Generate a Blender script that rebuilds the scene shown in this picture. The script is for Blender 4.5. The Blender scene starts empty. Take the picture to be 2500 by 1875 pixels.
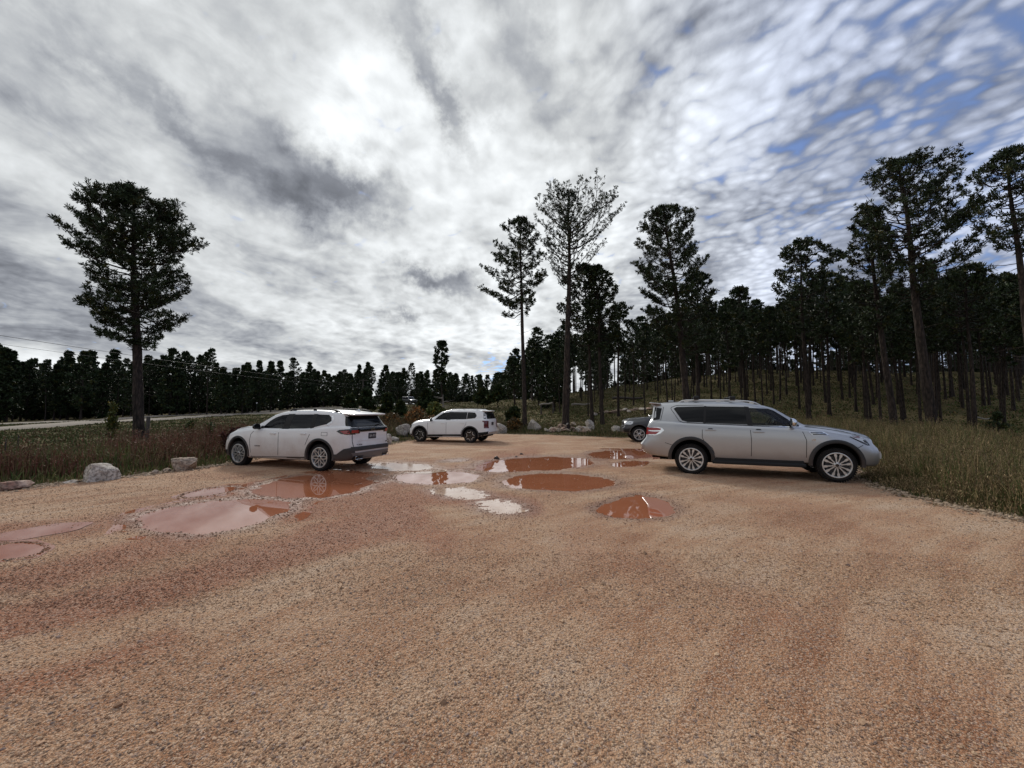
import bpy, bmesh, math, random
import numpy as np
from mathutils import Vector, Matrix
from mathutils.bvhtree import BVHTree
from mathutils.geometry import delaunay_2d_cdt

SC = bpy.context.scene
COL = SC.collection
R = math.radians
rng = np.random.default_rng(7)

# ------------------------------------------------------------------ camera model (used only to survey ground positions)
CAM_H, PITCH, FPX = 1.65, 3.5, 1000.0
_p = R(PITCH)
CF = np.array([0, math.cos(_p), math.sin(_p)]); CU = np.array([0, -math.sin(_p), math.cos(_p)]); CR = np.array([1., 0, 0])
CC = np.array([0, 0, CAM_H])
def ray(u, v): return CF*FPX + CR*(u-1250) - CU*(v-937.5)
def gnd(u, v, z=0.0):
    d = ray(u, v); return CC + d*((z-CAM_H)/d[2])
def at_depth(u, v, y):
    d = ray(u, v); return CC + d*(y/d[1])
def project(P):
    d = np.asarray(P, float)-CC; w = d@CF
    w = np.where(w < 0.05, 0.05, w)
    return 1250+FPX*(d@CR)/w, 937.5-FPX*(d@CU)/w

# ------------------------------------------------------------------ noise
def _hash(ix, iy, s):
    h = (ix.astype(np.int64)*374761393 + iy.astype(np.int64)*668265263 + s*982451653) & 0xffffffff
    h = ((h ^ (h >> 13))*1274126177) & 0xffffffff
    h = (h ^ (h >> 16)) & 0xffffff
    return h/float(0xffffff)
def vnoise(x, y, s=0):
    x = np.asarray(x, float); y = np.asarray(y, float)
    ix = np.floor(x); iy = np.floor(y); fx = x-ix; fy = y-iy
    fx = fx*fx*(3-2*fx); fy = fy*fy*(3-2*fy)
    a = _hash(ix, iy, s); b = _hash(ix+1, iy, s); c = _hash(ix, iy+1, s); d = _hash(ix+1, iy+1, s)
    return (a*(1-fx)+b*fx)*(1-fy)+(c*(1-fx)+d*fx)*fy
def fbm(x, y, s=0, o=4):
    t = 0; a = .5; n = 0
    for i in range(o):
        t = t+a*vnoise(x*2**i+i*17.3, y*2**i+i*9.1, s+i); n += a; a *= .5
    return t/n
def sstep(a, b, x):
    t = np.clip((x-a)/(b-a), 0, 1); return t*t*(3-2*t)

# ------------------------------------------------------------------ object helpers
def tag(o, label=None, cat=None, group=None, kind=None):
    if label: o['label'] = label
    if cat: o['category'] = cat
    if group: o['group'] = group
    if kind: o['kind'] = kind
    return o
def empty(name, loc=(0, 0, 0), rz=0.0, scale=1.0):
    o = bpy.data.objects.new(name, None); COL.objects.link(o)
    o.location = loc; o.rotation_euler = (0, 0, rz); o.scale = (scale,)*3
    o.empty_display_size = .2
    return o
def mk_mesh(name, V, faces, smooth=True):
    """faces: list of int arrays (m,k)"""
    me = bpy.data.meshes.new(name)
    V = np.asarray(V, np.float32)
    faces = [np.asarray(f, np.int32) for f in faces if len(f)]
    me.vertices.add(len(V)); me.vertices.foreach_set('co', V.ravel())
    loops = np.concatenate([f.ravel() for f in faces]); tot = sum(len(f) for f in faces)
    lt = np.concatenate([np.full(len(f), f.shape[1], np.int32) for f in faces])
    ls = np.concatenate([[0], np.cumsum(lt)[:-1]]).astype(np.int32)
    me.loops.add(len(loops)); me.loops.foreach_set('vertex_index', loops)
    me.polygons.add(tot); me.polygons.foreach_set('loop_start', ls)
    me.polygons.foreach_set('use_smooth', np.full(tot, smooth))
    me.update(calc_edges=True); me.validate()
    return me
def link(name, me, mat=None, parent=None):
    o = bpy.data.objects.new(name, me); COL.objects.link(o)
    if mat is not None:
        me.materials.clear(); me.materials.append(mat)
    if parent is not None: o.parent = parent
    return o
def add_col(me, C, name='Col'):
    a = me.color_attributes.new(name, 'FLOAT_COLOR', 'POINT')
    C = np.asarray(C, np.float32)
    if C.shape[1] == 3: C = np.hstack([C, np.ones((len(C), 1), np.float32)])
    a.data.foreach_set('color', C.ravel())
def add_f(me, name, A):
    a = me.attributes.new(name, 'FLOAT', 'POINT'); a.data.foreach_set('value', np.asarray(A, np.float32))

class MB:
    """collects simple solids into one mesh"""
    def __init__(s): s.V = []; s.F = []; s.n = 0
    def add(s, V, F):
        V = [tuple(v) for v in V]; s.V += V; s.F += [tuple(i+s.n for i in f) for f in F]; s.n += len(V); return s
    def box(s, c, d, rot=None, bev=0.0):
        x, y, z = [k/2 for k in d]
        if bev > 0:
            bm = bmesh.new(); bmesh.ops.create_cube(bm, size=1)
            for v in bm.verts: v.co = Vector((v.co.x*d[0], v.co.y*d[1], v.co.z*d[2]))
            bmesh.ops.bevel(bm, geom=bm.edges[:], offset=bev, segments=2, affect='EDGES', profile=.5)
            V = [v.co.copy() for v in bm.verts]; F = [tuple(v.index for v in f.verts) for f in bm.faces]; bm.free()
        else:
            V = [Vector(p) for p in ((-x,-y,-z),(x,-y,-z),(x,y,-z),(-x,y,-z),(-x,-y,z),(x,-y,z),(x,y,z),(-x,y,z))]
            F = [(0,3,2,1),(4,5,6,7),(0,1,5,4),(1,2,6,5),(2,3,7,6),(3,0,4,7)]
        if rot is not None: V = [rot@v for v in V]
        return s.add([v+Vector(c) for v in V], F)
    def tube(s, pts, rad, n=8, cap=True):
        pts = [Vector(p) for p in pts]
        if not hasattr(rad, '__len__'): rad = [rad]*len(pts)
        V = []; F = []
        for i, p in enumerate(pts):
            t = (pts[min(i+1, len(pts)-1)]-pts[max(i-1, 0)]).normalized()
            a = t.cross(Vector((0, 0, 1)))
            if a.length < .05: a = t.cross(Vector((1, 0, 0)))
            a.normalize(); b = t.cross(a)
            for k in range(n):
                w = 2*math.pi*k/n; V.append(p+(a*math.cos(w)+b*math.sin(w))*rad[i])
        for i in range(len(pts)-1):
            for k in range(n):
                F.append((i*n+k, i*n+(k+1) % n, (i+1)*n+(k+1) % n, (i+1)*n+k))
        if cap: F.append(tuple(range(n))[::-1]); F.append(tuple(range((len(pts)-1)*n, len(pts)*n)))
        return s.add(V, F)
    def lathe_y(s, prof, n=40, c=(0, 0, 0)):
        """prof: (radius, y) list, revolved round the y axis"""
        V = []; F = []; m = len(prof)
        for k in range(n):
            w = 2*math.pi*k/n
            for r, y in prof: V.append((c[0]+r*math.cos(w), c[1]+y, c[2]+r*math.sin(w)))
        for k in range(n):
            for i in range(m-1):
                F.append((k*m+i, k*m+i+1, ((k+1) % n)*m+i+1, ((k+1) % n)*m+i))
        return s.add(V, F)
    def prism_y(s, poly, y0, y1):
        """poly (x,z) extruded from y0 to y1"""
        n = len(poly); V = [(x, y0, z) for x, z in poly]+[(x, y1, z) for x, z in poly]
        F = [tuple(range(n)), tuple(range(n, 2*n))[::-1]]+[(i, (i+1) % n, n+(i+1) % n, n+i) for i in range(n)]
        return s.add(V, F)
    def mesh(s, name, smooth=False, ang=40):
        me = bpy.data.meshes.new(name); me.from_pydata([tuple(v) for v in s.V], [], s.F); me.update()
        bm = bmesh.new(); bm.from_mesh(me); bmesh.ops.recalc_face_normals(bm, faces=bm.faces[:]); bm.to_mesh(me); bm.free()
        if smooth:
            me.polygons.foreach_set('use_smooth', [True]*len(me.polygons)); me.set_sharp_from_angle(angle=R(ang))
        return me
    def build(s, name, mat, parent=None, smooth=True, ang=40):
        return link(name, s.mesh(name, smooth, ang), mat, parent)

# ------------------------------------------------------------------ node helpers
class NT:
    def __init__(s, tree): s.t = tree; s.N = tree.nodes; s.L = tree.links
    def new(s, typ, **kw):
        n = s.N.new(typ)
        for k, v in kw.items(): setattr(n, k, v)
        return n
    def put(s, sock, v):
        if v is None: return
        if isinstance(v, bpy.types.NodeSocket): s.L.new(v, sock)
        elif isinstance(v, (tuple, list)) and sock.type == 'RGBA' and len(v) == 3: sock.default_value = (*v, 1)
        else: sock.default_value = v
    def m(s, op, a, b=None, c=None, clamp=False):
        n = s.new('ShaderNodeMath', operation=op); n.use_clamp = clamp
        s.put(n.inputs[0], a); s.put(n.inputs[1], b); s.put(n.inputs[2], c); return n.outputs[0]
    def vm(s, op, a, b=None):
        n = s.new('ShaderNodeVectorMath', operation=op); s.put(n.inputs[0], a); s.put(n.inputs[1], b)
        return n.outputs['Value'] if op in ('DOT_PRODUCT', 'LENGTH') else n.outputs[0]
    def ss(s, x, a, b, lo=0., hi=1.):
        n = s.new('ShaderNodeMapRange', interpolation_type='SMOOTHSTEP')
        s.put(n.inputs[0], x); s.put(n.inputs[1], a); s.put(n.inputs[2], b); s.put(n.inputs[3], lo); s.put(n.inputs[4], hi); return n.outputs[0]
    def mix(s, f, a, b, blend='MIX'):
        n = s.new('ShaderNodeMix', data_type='RGBA', blend_type=blend)
        s.put(n.inputs[0], f); s.put(n.inputs[6], a); s.put(n.inputs[7], b); return n.outputs[2]
    def noise(s, vec, scale, detail=4, rough=.5, dist=0., dim='3D', lac=2.):
        n = s.new('ShaderNodeTexNoise', noise_dimensions=dim)
        s.put(n.inputs['Vector'], vec); s.put(n.inputs['Scale'], scale); s.put(n.inputs['Detail'], detail)
        s.put(n.inputs['Roughness'], rough); s.put(n.inputs['Distortion'], dist); s.put(n.inputs['Lacunarity'], lac); return n.outputs[0]
    def vor(s, vec, scale, feat='F1', rand=1.):
        n = s.new('ShaderNodeTexVoronoi', feature=feat)
        s.put(n.inputs['Vector'], vec); s.put(n.inputs['Scale'], scale); s.put(n.inputs['Randomness'], rand); return n
    def comb(s, x, y, z):
        n = s.new('ShaderNodeCombineXYZ'); s.put(n.inputs[0], x); s.put(n.inputs[1], y); s.put(n.inputs[2], z); return n.outputs[0]
    def sep(s, v):
        n = s.new('ShaderNodeSeparateXYZ'); s.put(n.inputs[0], v); return n.outputs
    def ramp(s, f, stops):
        n = s.new('ShaderNodeValToRGB'); e = n.color_ramp.elements
        while len(e) > 1: e.remove(e[-1])
        e[0].position = stops[0][0]; e[0].color = (*stops[0][1], 1)
        for p, c in stops[1:]:
            k = e.new(p); k.color = (*c, 1)
        s.put(n.inputs[0], f); return n.outputs[0]
    def bump(s, h, strength=.5, dist=.02, nrm=None):
        n = s.new('ShaderNodeBump'); n.inputs['Strength'].default_value = strength; n.inputs['Distance'].default_value = dist
        s.put(n.inputs['Height'], h); s.put(n.inputs['Normal'], nrm); return n.outputs[0]

def mat(name, color=(.5, .5, .5), rough=.5, metal=0., spec=.5, coat=0., fn=None, **kw):
    m = bpy.data.materials.new(name); m.use_nodes = True
    nt = NT(m.node_tree); b = m.node_tree.nodes['Principled BSDF']
    b.inputs['Base Color'].default_value = (*color, 1); b.inputs['Roughness'].default_value = rough
    b.inputs['Metallic'].default_value = metal; b.inputs['Specular IOR Level'].default_value = spec
    b.inputs['Coat Weight'].default_value = coat
    for k, v in kw.items(): b.inputs[k.replace('_', ' ')].default_value = v
    if fn: fn(nt, b)
    return m
def objco(nt): return nt.new('ShaderNodeTexCoord').outputs['Object']
def geopos(nt): return nt.new('ShaderNodeNewGeometry').outputs['Position']
def attr(nt, name, out='Fac'):
    n = nt.new('ShaderNodeAttribute'); n.attribute_name = name; return n.outputs[out]
# ------------------------------------------------------------------ world: cloudy sky
SUN_D = ray(825, 305); SUN_D = SUN_D/np.linalg.norm(SUN_D)
SUN_EL = math.asin(SUN_D[2]); SUN_AZ = math.atan2(SUN_D[0], SUN_D[1])    # az clockwise from +Y
def build_world():
    w = bpy.data.worlds.new('World'); SC.world = w; w.use_nodes = True
    nt = NT(w.node_tree); bg = w.node_tree.nodes['Background']
    sky = nt.new('ShaderNodeTexSky'); sky.sky_type = 'NISHITA'; sky.sun_disc = False
    sky.sun_elevation = SUN_EL; sky.sun_rotation = SUN_AZ; sky.altitude = 1500; sky.air_density = 1.0; sky.dust_density = .6; sky.ozone_density = 2.0
    d = nt.vm('NORMALIZE', nt.new('ShaderNodeTexCoord').outputs['Generated'])
    X, Y, Z = nt.sep(d)
    zz = nt.m("ADD", nt.m("MAXIMUM", Z, 0.0), .19)
    px = nt.m('DIVIDE', X, zz); py = nt.m('DIVIDE', Y, zz)
    # cloud plane, with axes turned to the two streak directions seen in the deck
    def plane(azd, sa, sc, z=0.):
        a = math.radians(azd); ex, ey = math.sin(a), math.cos(a)
        al = nt.m('ADD', nt.m('MULTIPLY', px, ex*sa), nt.m('MULTIPLY', py, ey*sa)); ac = nt.m('ADD', nt.m('MULTIPLY', px, ey*sc), nt.m('MULTIPLY', py, -ex*sc))
        return nt.comb(al, ac, z)
    def wtex(vec, scale, detail, amt):
        n = nt.new('ShaderNodeTexNoise'); nt.put(n.inputs['Vector'], vec); n.inputs['Scale'].default_value = scale; n.inputs['Detail'].default_value = detail
        return nt.vm('MULTIPLY', nt.vm('SUBTRACT', n.outputs['Color'], (.5, .5, .5)), (amt,)*3)
    W1 = wtex(plane(8, 1, 1, 2.), 1.1, 4, .9)
    pl = nt.vm('ADD', plane(8, .62, 1.), W1); big = nt.noise(pl, 1.7, 8, .58); wisp = nt.m('ADD', nt.m('ADD', nt.m('MULTIPLY', nt.noise(pl, 5.5, 8, .60), .40), nt.m('MULTIPLY', nt.noise(d, 8.0, 8, .60, .5), .32)), nt.m('MULTIPLY', nt.noise(d, 21.0, 5, .55, .3), .28))
    soft = nt.noise(nt.vm('ADD', plane(8, .8, 1., 5.), W1), .75, 3, .5)
    W2 = wtex(plane(-52, 1, 1, 4.), 3.0, 4, .16)
    rip = nt.noise(nt.vm('ADD', plane(-52, .80, 1., 1.), W2), 19.0, 4, .50)
    rip2 = nt.noise(nt.vm('ADD', plane(-52, .95, 1., 9.), W2), 5.0, 7, .62)
    vr = nt.new('ShaderNodeTexVoronoi', feature='SMOOTH_F1'); nt.put(vr.inputs['Vector'], nt.vm('ADD', plane(-52, .78, 1., 6.), W2)); vr.inputs['Scale'].default_value = 27.; vr.inputs['Smoothness'].default_value = .35
    cell = nt.m('SUBTRACT', 1., vr.outputs['Distance'])
    W3 = wtex(plane(8, 1, 1, 4.), 3.5, 4, .30)
    vc = nt.new('ShaderNodeTexVoronoi', feature='SMOOTH_F1'); nt.put(vc.inputs['Vector'], nt.vm('ADD', plane(8, .9, 1., 3.), W3)); vc.inputs['Scale'].default_value = 11.; vc.inputs['Smoothness'].default_value = .6
    az = nt.m('ARCTAN2', X, Y)
    def blob(u, v, wu, wv, ang, amp=.035, dn=None):
        """soft patch of sky round a direction, ragged edge"""
        c = ray(u, v); c = c/np.linalg.norm(c)
        a = math.radians(ang)
        e1 = ray(u+10*math.cos(a), v+10*math.sin(a)); e1 = e1/np.linalg.norm(e1)-c; e1 -= c*(e1@c); e1 /= np.linalg.norm(e1)
        e2 = np.cross(c, e1)
        dd = nt.vm('ADD', d, dn) if dn is not None else d
        A = nt.m('MULTIPLY', nt.vm('DOT_PRODUCT', dd, tuple(e1)), 1/wu); B = nt.m('MULTIPLY', nt.vm('DOT_PRODUCT', dd, tuple(e2)), 1/wv)
        q = nt.m('ADD', nt.m('MULTIPLY', A, A), nt.m('MULTIPLY', B, B))
        front = nt.m('GREATER_THAN', nt.vm('DOT_PRODUCT', d, tuple(c)), 0.2)
        return nt.m('MULTIPLY', nt.m('EXPONENT', nt.m('MULTIPLY', q, -1.0)), front)
    n3 = nt.new('ShaderNodeTexNoise'); nt.put(n3.inputs['Vector'], d); n3.inputs['Scale'].default_value = 9; n3.inputs['Detail'].default_value = 6; n3.inputs['Roughness'].default_value = .62
    dn = nt.vm('MULTIPLY', nt.vm('SUBTRACT', n3.outputs['Color'], (.5, .5, .5)), (.22, .22, .22))
    # how open the deck is: closed on the left, breaking up to the right and overhead-right
    openr = nt.m('MULTIPLY', nt.ss(nt.m('ADD', az, nt.m('MULTIPLY', nt.m('SUBTRACT', soft, .5), .5)), .08, .95), nt.ss(Z, -.02, .40, .60, 1.))
    openr = nt.m('ADD', openr, nt.m('MULTIPLY', blob(1215, 893, .075, .030, -25, dn=dn), 1.5))
    openr = nt.m('ADD', openr, nt.m('MULTIPLY', blob(1560, 850, .16, .05, 20, dn=dn), .55))
    openr = nt.m('ADD', openr, nt.m('MULTIPLY', blob(2480, 30, .30, .12, -35, dn=dn), .25))
    openr = nt.m('MINIMUM', openr, 1.35)
    dens = nt.m('ADD', nt.m('MULTIPLY', rip, .34), nt.m('ADD', nt.m('MULTIPLY', rip2, .30), nt.m('MULTIPLY', nt.m('SUBTRACT', cell, .0), .36)))
    cover = nt.ss(nt.m('SUBTRACT', dens, nt.m('MULTIPLY_ADD', openr, .178, .20)), -.085, .165)
    sunp = nt.vm('DOT_PRODUCT', d, tuple(SUN_D))
    glow = nt.m('POWER', nt.m('MAXIMUM', sunp, 0.), 5.)
    halo = nt.m('POWER', nt.m('MAXIMUM', sunp, 0.), 420.)
    B = lambda *a: blob(*a, dn=dn)
    darks = [(B(800, 435, .165, .052, 27), .56), (B(680, 340, .11, .04, 34), .20), (B(665, 480, .13, .045, 22), .42), (B(830, 500, .10, .04, 10), .28), (B(1075, 680, .085, .036, 16), .60),
             (B(1000, 660, .05, .02, 10), .25), (B(965, 776, .035, .012, 0), .45), (B(1085, 250, .10, .028, 60), .42), (B(440, 290, .15, .024, 36), .34), (B(140, 300, .08, .03, 36), .15), (B(1000, 60, .12, .05, 62), .32),
             (B(1290, 110, .16, .05, 64), .36), (B(1200, 240, .06, .03, 30), .25), (B(1720, 670, .05, .045, 70), .50), (B(2075, 630, .06, .045, 20), .40), (B(1560, 650, .05, .05, 0), .32), (B(1310, 330, .03, .03, 0), .2), (B(620, 120, .2, .05, 50), .12)]
    dark = None
    for k, wgt in darks:
        q = nt.m('MULTIPLY', k, wgt); dark = q if dark is None else nt.m('ADD', dark, q)
    dark = nt.m('MINIMUM', nt.m('MULTIPLY', dark, nt.ss(wisp, .15, .62, .55, 1.15)), .74)
    val = nt.m('MULTIPLY_ADD', nt.ss(big, .38, .60), .22, .265)
    val = nt.m('ADD', val, nt.m('MULTIPLY', nt.ss(soft, .38, .62), .10))
    val = nt.m('ADD', val, nt.m('MULTIPLY', nt.m('SUBTRACT', wisp, .5), .72))
    val = nt.m('ADD', val, nt.m('MULTIPLY', glow, .17))
    ctr = nt.m('MULTIPLY', nt.ss(nt.m('ABSOLUTE', nt.m('SUBTRACT', az, .02)), .75, .05), nt.ss(Z, .75, .2)); val = nt.m('ADD', val, nt.m('MULTIPLY', ctr, .07))
    lowl = nt.m('MULTIPLY', nt.ss(az, -.10, -.75), nt.m('MULTIPLY', nt.ss(Z, .66, .25), nt.ss(Z, .075, .14)))
    val = nt.m('SUBTRACT', val, nt.m('MULTIPLY', lowl, .15))
    lhz = nt.m('MULTIPLY', nt.ss(Z, .13, .07), nt.ss(az, -.45, -.75)); val = nt.m('ADD', val, nt.m('MULTIPLY', lhz, .10))
    # puffs in the rows: thick tops a bit brighter, thin gaps greyer
    rr = nt.ss(az, .0, .6); val = nt.m('ADD', val, nt.m('MULTIPLY', nt.m('MULTIPLY', nt.m('SUBTRACT', dens, .52), .90), nt.m('MULTIPLY_ADD', rr, .8, .2)))
    cmid = nt.m('MULTIPLY', nt.ss(nt.m('ABSOLUTE', nt.m('ADD', az, .05)), .75, .25), .26); val = nt.m('ADD', val, nt.m('MULTIPLY', nt.m('SUBTRACT', vc.outputs['Distance'], .42), cmid))
    white = nt.m('ADD', blob(1860, 660, .06, .045, -30, dn=dn), blob(1250, 745, .12, .07, 0, dn=dn)); val = nt.m('ADD', val, nt.m('MULTIPLY', white, .10))
    val = nt.m('SUBTRACT', val, nt.m('MULTIPLY', nt.ss(az, .35, .95), .10))
    val = nt.m('MULTIPLY', nt.m('MAXIMUM', val, .1), nt.m('SUBTRACT', 1., dark))
    val = nt.m('ADD', val, nt.m('MULTIPLY', halo, .08))
    val = nt.m('MULTIPLY', nt.m('MAXIMUM', val, .06), CLOUDK)
    tint = nt.mix(nt.ss(val, .10, .50), (.89, .95, 1.09), (.965, 1.0, 1.02))
    tint = nt.mix(nt.m('MULTIPLY', nt.ss(az, .15, .9), .85), tint, (.86, .98, 1.30))
    cloud = nt.vm('MULTIPLY', tint, nt.comb(val, val, val))
    blue = nt.vm('MULTIPLY', sky.outputs[0], (SKYK*.55, SKYK*.66, SKYK*.90))
    blue = nt.vm('ADD', blue, (.07, .082, .10))
    col = nt.mix(cover, blue, cloud)
    below = nt.ss(Z, -.02, -.12)
    col = nt.mix(below, col, (.12, .10, .07))
    nt.put(bg.inputs[0], col); bg.inputs[1].default_value = 1.0
    l = bpy.data.lights.new('sun', 'SUN'); l.energy = 1.5; l.angle = R(11); l.color = (1, .95, .87)
    o = bpy.data.objects.new('sun', l); COL.objects.link(o)
    o.rotation_euler = Vector(SUN_D).to_track_quat('Z', 'Y').to_euler()
SKYK = .085; CLOUDK = .96
build_world()
cam = bpy.data.cameras.new('camera'); cam.sensor_width = 36; cam.lens = 36*FPX/2500; cam.clip_end = 3000; cam.clip_start = .05
co = bpy.data.objects.new('camera', cam); COL.objects.link(co); co.location = (0, 0, CAM_H); co.rotation_euler = (R(90+PITCH), 0, 0)
SC.camera = co
SC.view_settings.view_transform = 'Standard'; SC.view_settings.look = 'None'; SC.view_settings.exposure = .50; SC.view_settings.gamma = 1
SC.render.engine = 'CYCLES'; SC.cycles.use_denoising = True; SC.cycles.max_bounces = 6; SC.cycles.transparent_max_bounces = 8
# ------------------------------------------------------------------ terrain
LOT_PX = [(0,1200),(50,1194),(120,1186),(201,1176),(298,1167),(388,1155),(488,1143),(553,1134),(640,1115),(760,1104),(880,1092),(950,1083),(1001,1074),(1100,1063),(1214,1058.5),(1332,1061),(1430,1064),(1518,1067)]
lot_poly = [tuple(gnd(u, v, -.02 if v > 1090 else -.09)[:2]) for u, v in LOT_PX]
# the corner behind the far white car is pushed back so that the car stands wholly on gravel
lot_poly += [(11.5, 26.2), (14.2, 25.0), (14.6, 21.5), (13.0, 17.5), (11.0, 13.6), (9.4, 11.1)]
lot_poly += [tuple(gnd(u, v, -.03)[:2]) for u, v in [(2093,1167),(2144,1184),(2215,1209),(2333,1240),(2420,1258),(2500,1274)]]
lot_poly += [(7.9, 4.2), (8.6, 0.5), (9.5, -5), (9.0, -12), (-13.0, -12), (-12.5, -4), (-11.6, 3), (-10.6, 6.2)]
LP = np.array(lot_poly)
def lot_sdf(x, y):
    """signed distance to the edge of the gravel, positive outside"""
    x = np.asarray(x, float); y = np.asarray(y, float)
    shp = x.shape; x = x.ravel(); y = y.ravel()
    out = np.full(x.shape, 1e9); inside = np.zeros(x.shape, bool)
    n = len(LP)
    for i in range(n):
        a = LP[i]; b = LP[(i+1) % n]; e = b-a; L2 = e@e
        t = np.clip(((x-a[0])*e[0]+(y-a[1])*e[1])/L2, 0, 1)
        out = np.minimum(out, np.hypot(x-a[0]-t*e[0], y-a[1]-t*e[1]))
        c = ((a[1] > y) != (b[1] > y)) & (x < (b[0]-a[0])*(y-a[1])/(b[1]-a[1]+1e-12)+a[0])
        inside ^= c
    return np.where(inside, -out, out).reshape(shp)
def lot_base(x, y):
    return -.10*sstep(16, 21, np.asarray(y, float))-.03*sstep(3.5, 6, np.asarray(x, float))*sstep(7, 9, np.asarray(y, float))
# heights of the land round the lot: azimuth (deg) -> [(depth-like range, z)]
def _d(az, L): c = math.cos(R(min(abs(az), 52))); return [(d/c, z) for d, z in L]
TAB = [
 (-180, [(5,0),(20,-.2),(100,0),(600,2)]), (-90, [(5,0),(14,-.1),(30,-.3),(60,-.4),(600,0)]),
 (-51.3, _d(-51.3, [(9,0),(12,-.05),(20,-.3),(41,-.33),(52,-.40),(75,-.7),(120,-.5),(380,2)])),
 (-36, _d(-36, [(9,0),(12,-.05),(25,-.2),(52,-.1),(75,.28),(100,.7),(140,.9),(380,3)])),
 (-30.5, _d(-30.5, [(10,0),(15,-.05),(30,0),(60,.15),(95,.58),(115,1.2),(150,1.6),(380,4)])),
 (-22.7, _d(-22.7, [(10,0),(18,-.05),(30,.1),(60,.6),(118,2.1),(150,2.8),(380,5)])),
 (-14, _d(-14, [(20,-.1),(24,-.1),(35,.25),(60,1.1),(95,2.6),(130,3.2),(380,6)])),
 (-7, _d(-7, [(20,-.1),(28,-.1),(40,.45),(60,1.5),(92,3.1),(130,3.2),(380,6)])),
 (2, _d(2, [(22,-.1),(31,-.05),(36,.2),(50,1.3),(75,3.3),(100,3.9),(150,3.4),(380,2)])),
 (11, _d(11, [(22,-.1),(31,-.05),(40,.55),(52,2.0),(75,4.9),(92,5.4),(150,4),(380,2)])),
 (15.5, _d(15.5, [(22,-.1),(30,-.05),(40,.9),(55,3.1),(75,6.0),(92,6.6),(150,4.5),(380,2)])),
 (24, _d(24, [(18,-.1),(26,-.1),(35,.6),(50,3.1),(75,7.7),(90,8.3),(150,5),(380,2)])),
 (31, _d(31, [(13,-.1),(22,-.1),(30,.4),(45,2.9),(75,8.9),(90,9.6),(150,6),(380,2)])),
 (37, _d(37, [(10,-.1),(14,-.2),(24,0),(30,.4),(45,2.8),(75,8.8),(90,9.4),(150,6),(380,2)])),
 (46, _d(46, [(8,-.1),(10,-.3),(15,-.15),(21,.1),(30,.6),(45,2.8),(70,8.1),(88,9),(150,6),(380,2)])),
 (51.3, _d(51.3, [(6.5,-.1),(8,-.5),(14,-.35),(25,.25),(45,2.8),(68,8.0),(86,9),(150,6),(380,2)])),
 (70, _d(60, [(6,-.1),(8,-.5),(14,-.3),(25,.2),(45,2.4),(68,7),(150,6),(380,2)])),
 (110, [(6,0),(12,-.4),(40,0),(100,3),(600,2)]), (180, [(5,0),(20,-.2),(100,0),(600,2)]),
]
_azs = np.array([a for a, _ in TAB]); _lr = np.linspace(math.log(4), math.log(650), 260)
_tab = np.array([np.interp(np.exp(_lr), [p[0] for p in L], [p[1] for p in L]) for _, L in TAB])
_k = np.exp(-np.linspace(-2, 2, 13)**2); _k /= _k.sum()
_tab = np.array([np.convolve(np.pad(r, 6, mode='edge'), _k, 'valid') for r in _tab])
def land_z(x, y):
    x = np.asarray(x, float); y = np.asarray(y, float)
    az = np.degrees(np.arctan2(x, y)); lr = np.log(np.clip(np.hypot(x, y), 4.01, 640))
    i = np.clip(np.searchsorted(_azs, az)-1, 0, len(_azs)-2); t = (az-_azs[i])/(_azs[i+1]-_azs[i]); t = t*t*(3-2*t)
    f = (lr-_lr[0])/(_lr[1]-_lr[0]); j = np.clip(f.astype(int), 0, 258); g = f-j
    a = _tab[i, j]*(1-g)+_tab[i, j+1]*g; b = _tab[i+1, j]*(1-g)+_tab[i+1, j+1]*g
    r = np.hypot(x, y)
    return a*(1-t)+b*t+(fbm(x*.12, y*.12, 3)-.5)*.5*sstep(15, 45, r)
def ground_z(x, y):
    d = lot_sdf(x, y); lb = lot_base(x, y)
    n = (fbm(np.asarray(x)*.9, np.asarray(y)*.9, 11)-.5)*.12
    out = land_z(x, y)+n
    t = sstep(0.0, 2.2, d)
    return np.where(d < 0, lb-.09*sstep(.0, -.35, d)-.012, (lb-.012)*(1-t)+out*t)

def build_ground():
    na = 540; rr = np.concatenate([np.linspace(.0, 4, 8)[1:], np.exp(np.linspace(math.log(4.2), math.log(900), 210))])
    az = np.linspace(-math.pi, math.pi, na, endpoint=False)
    # finer spacing within the picture
    A, RR = np.meshgrid(az, rr); X = RR*np.sin(A); Y = RR*np.cos(A); Z = ground_z(X, Y)
    V = np.stack([X, Y, Z], -1).reshape(-1, 3); V = np.vstack([V, [[0, 0, -.1]]])
    nr = len(rr); i, j = np.meshgrid(np.arange(nr-1), np.arange(na), indexing='ij'); j2 = (j+1) % na
    F = np.stack([i*na+j, (i+1)*na+j, (i+1)*na+j2, i*na+j2], -1).reshape(-1, 4)[:, ::-1]
    jj = np.arange(na); T = np.stack([np.full(na, nr*na), jj, (jj+1) % na], -1)[:, ::-1]
    me = mk_mesh('ground', V, [F, T])
    def fn(nt, b):
        p = geopos(nt)
        a = nt.noise(p, .16, 5, .6); c = nt.noise(p, 1.4, 5, .65); e = nt.noise(p, 14, 4, .7)
        col = nt.ramp(nt.m('ADD', nt.m('MULTIPLY', a, .55), nt.m('MULTIPLY', c, .45)), [(.32, (.070, .062, .026)), (.47, (.125, .105, .046)), (.58, (.185, .145, .070)), (.70, (.24, .175, .095))])
        col = nt.mix(nt.ss(e, .35, .7), nt.vm('MULTIPLY', col, (.55, .55, .55)), col)
        nt.put(b.inputs['Base Color'], col); nt.put(b.inputs['Normal'], nt.bump(nt.m('ADD', c, nt.m('MULTIPLY', e, .3)), .7, .12))
    m = mat('meadow ground', rough=1, spec=.1, fn=fn)
    tag(link('ground', me, m), kind='structure')
build_ground()

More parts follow.
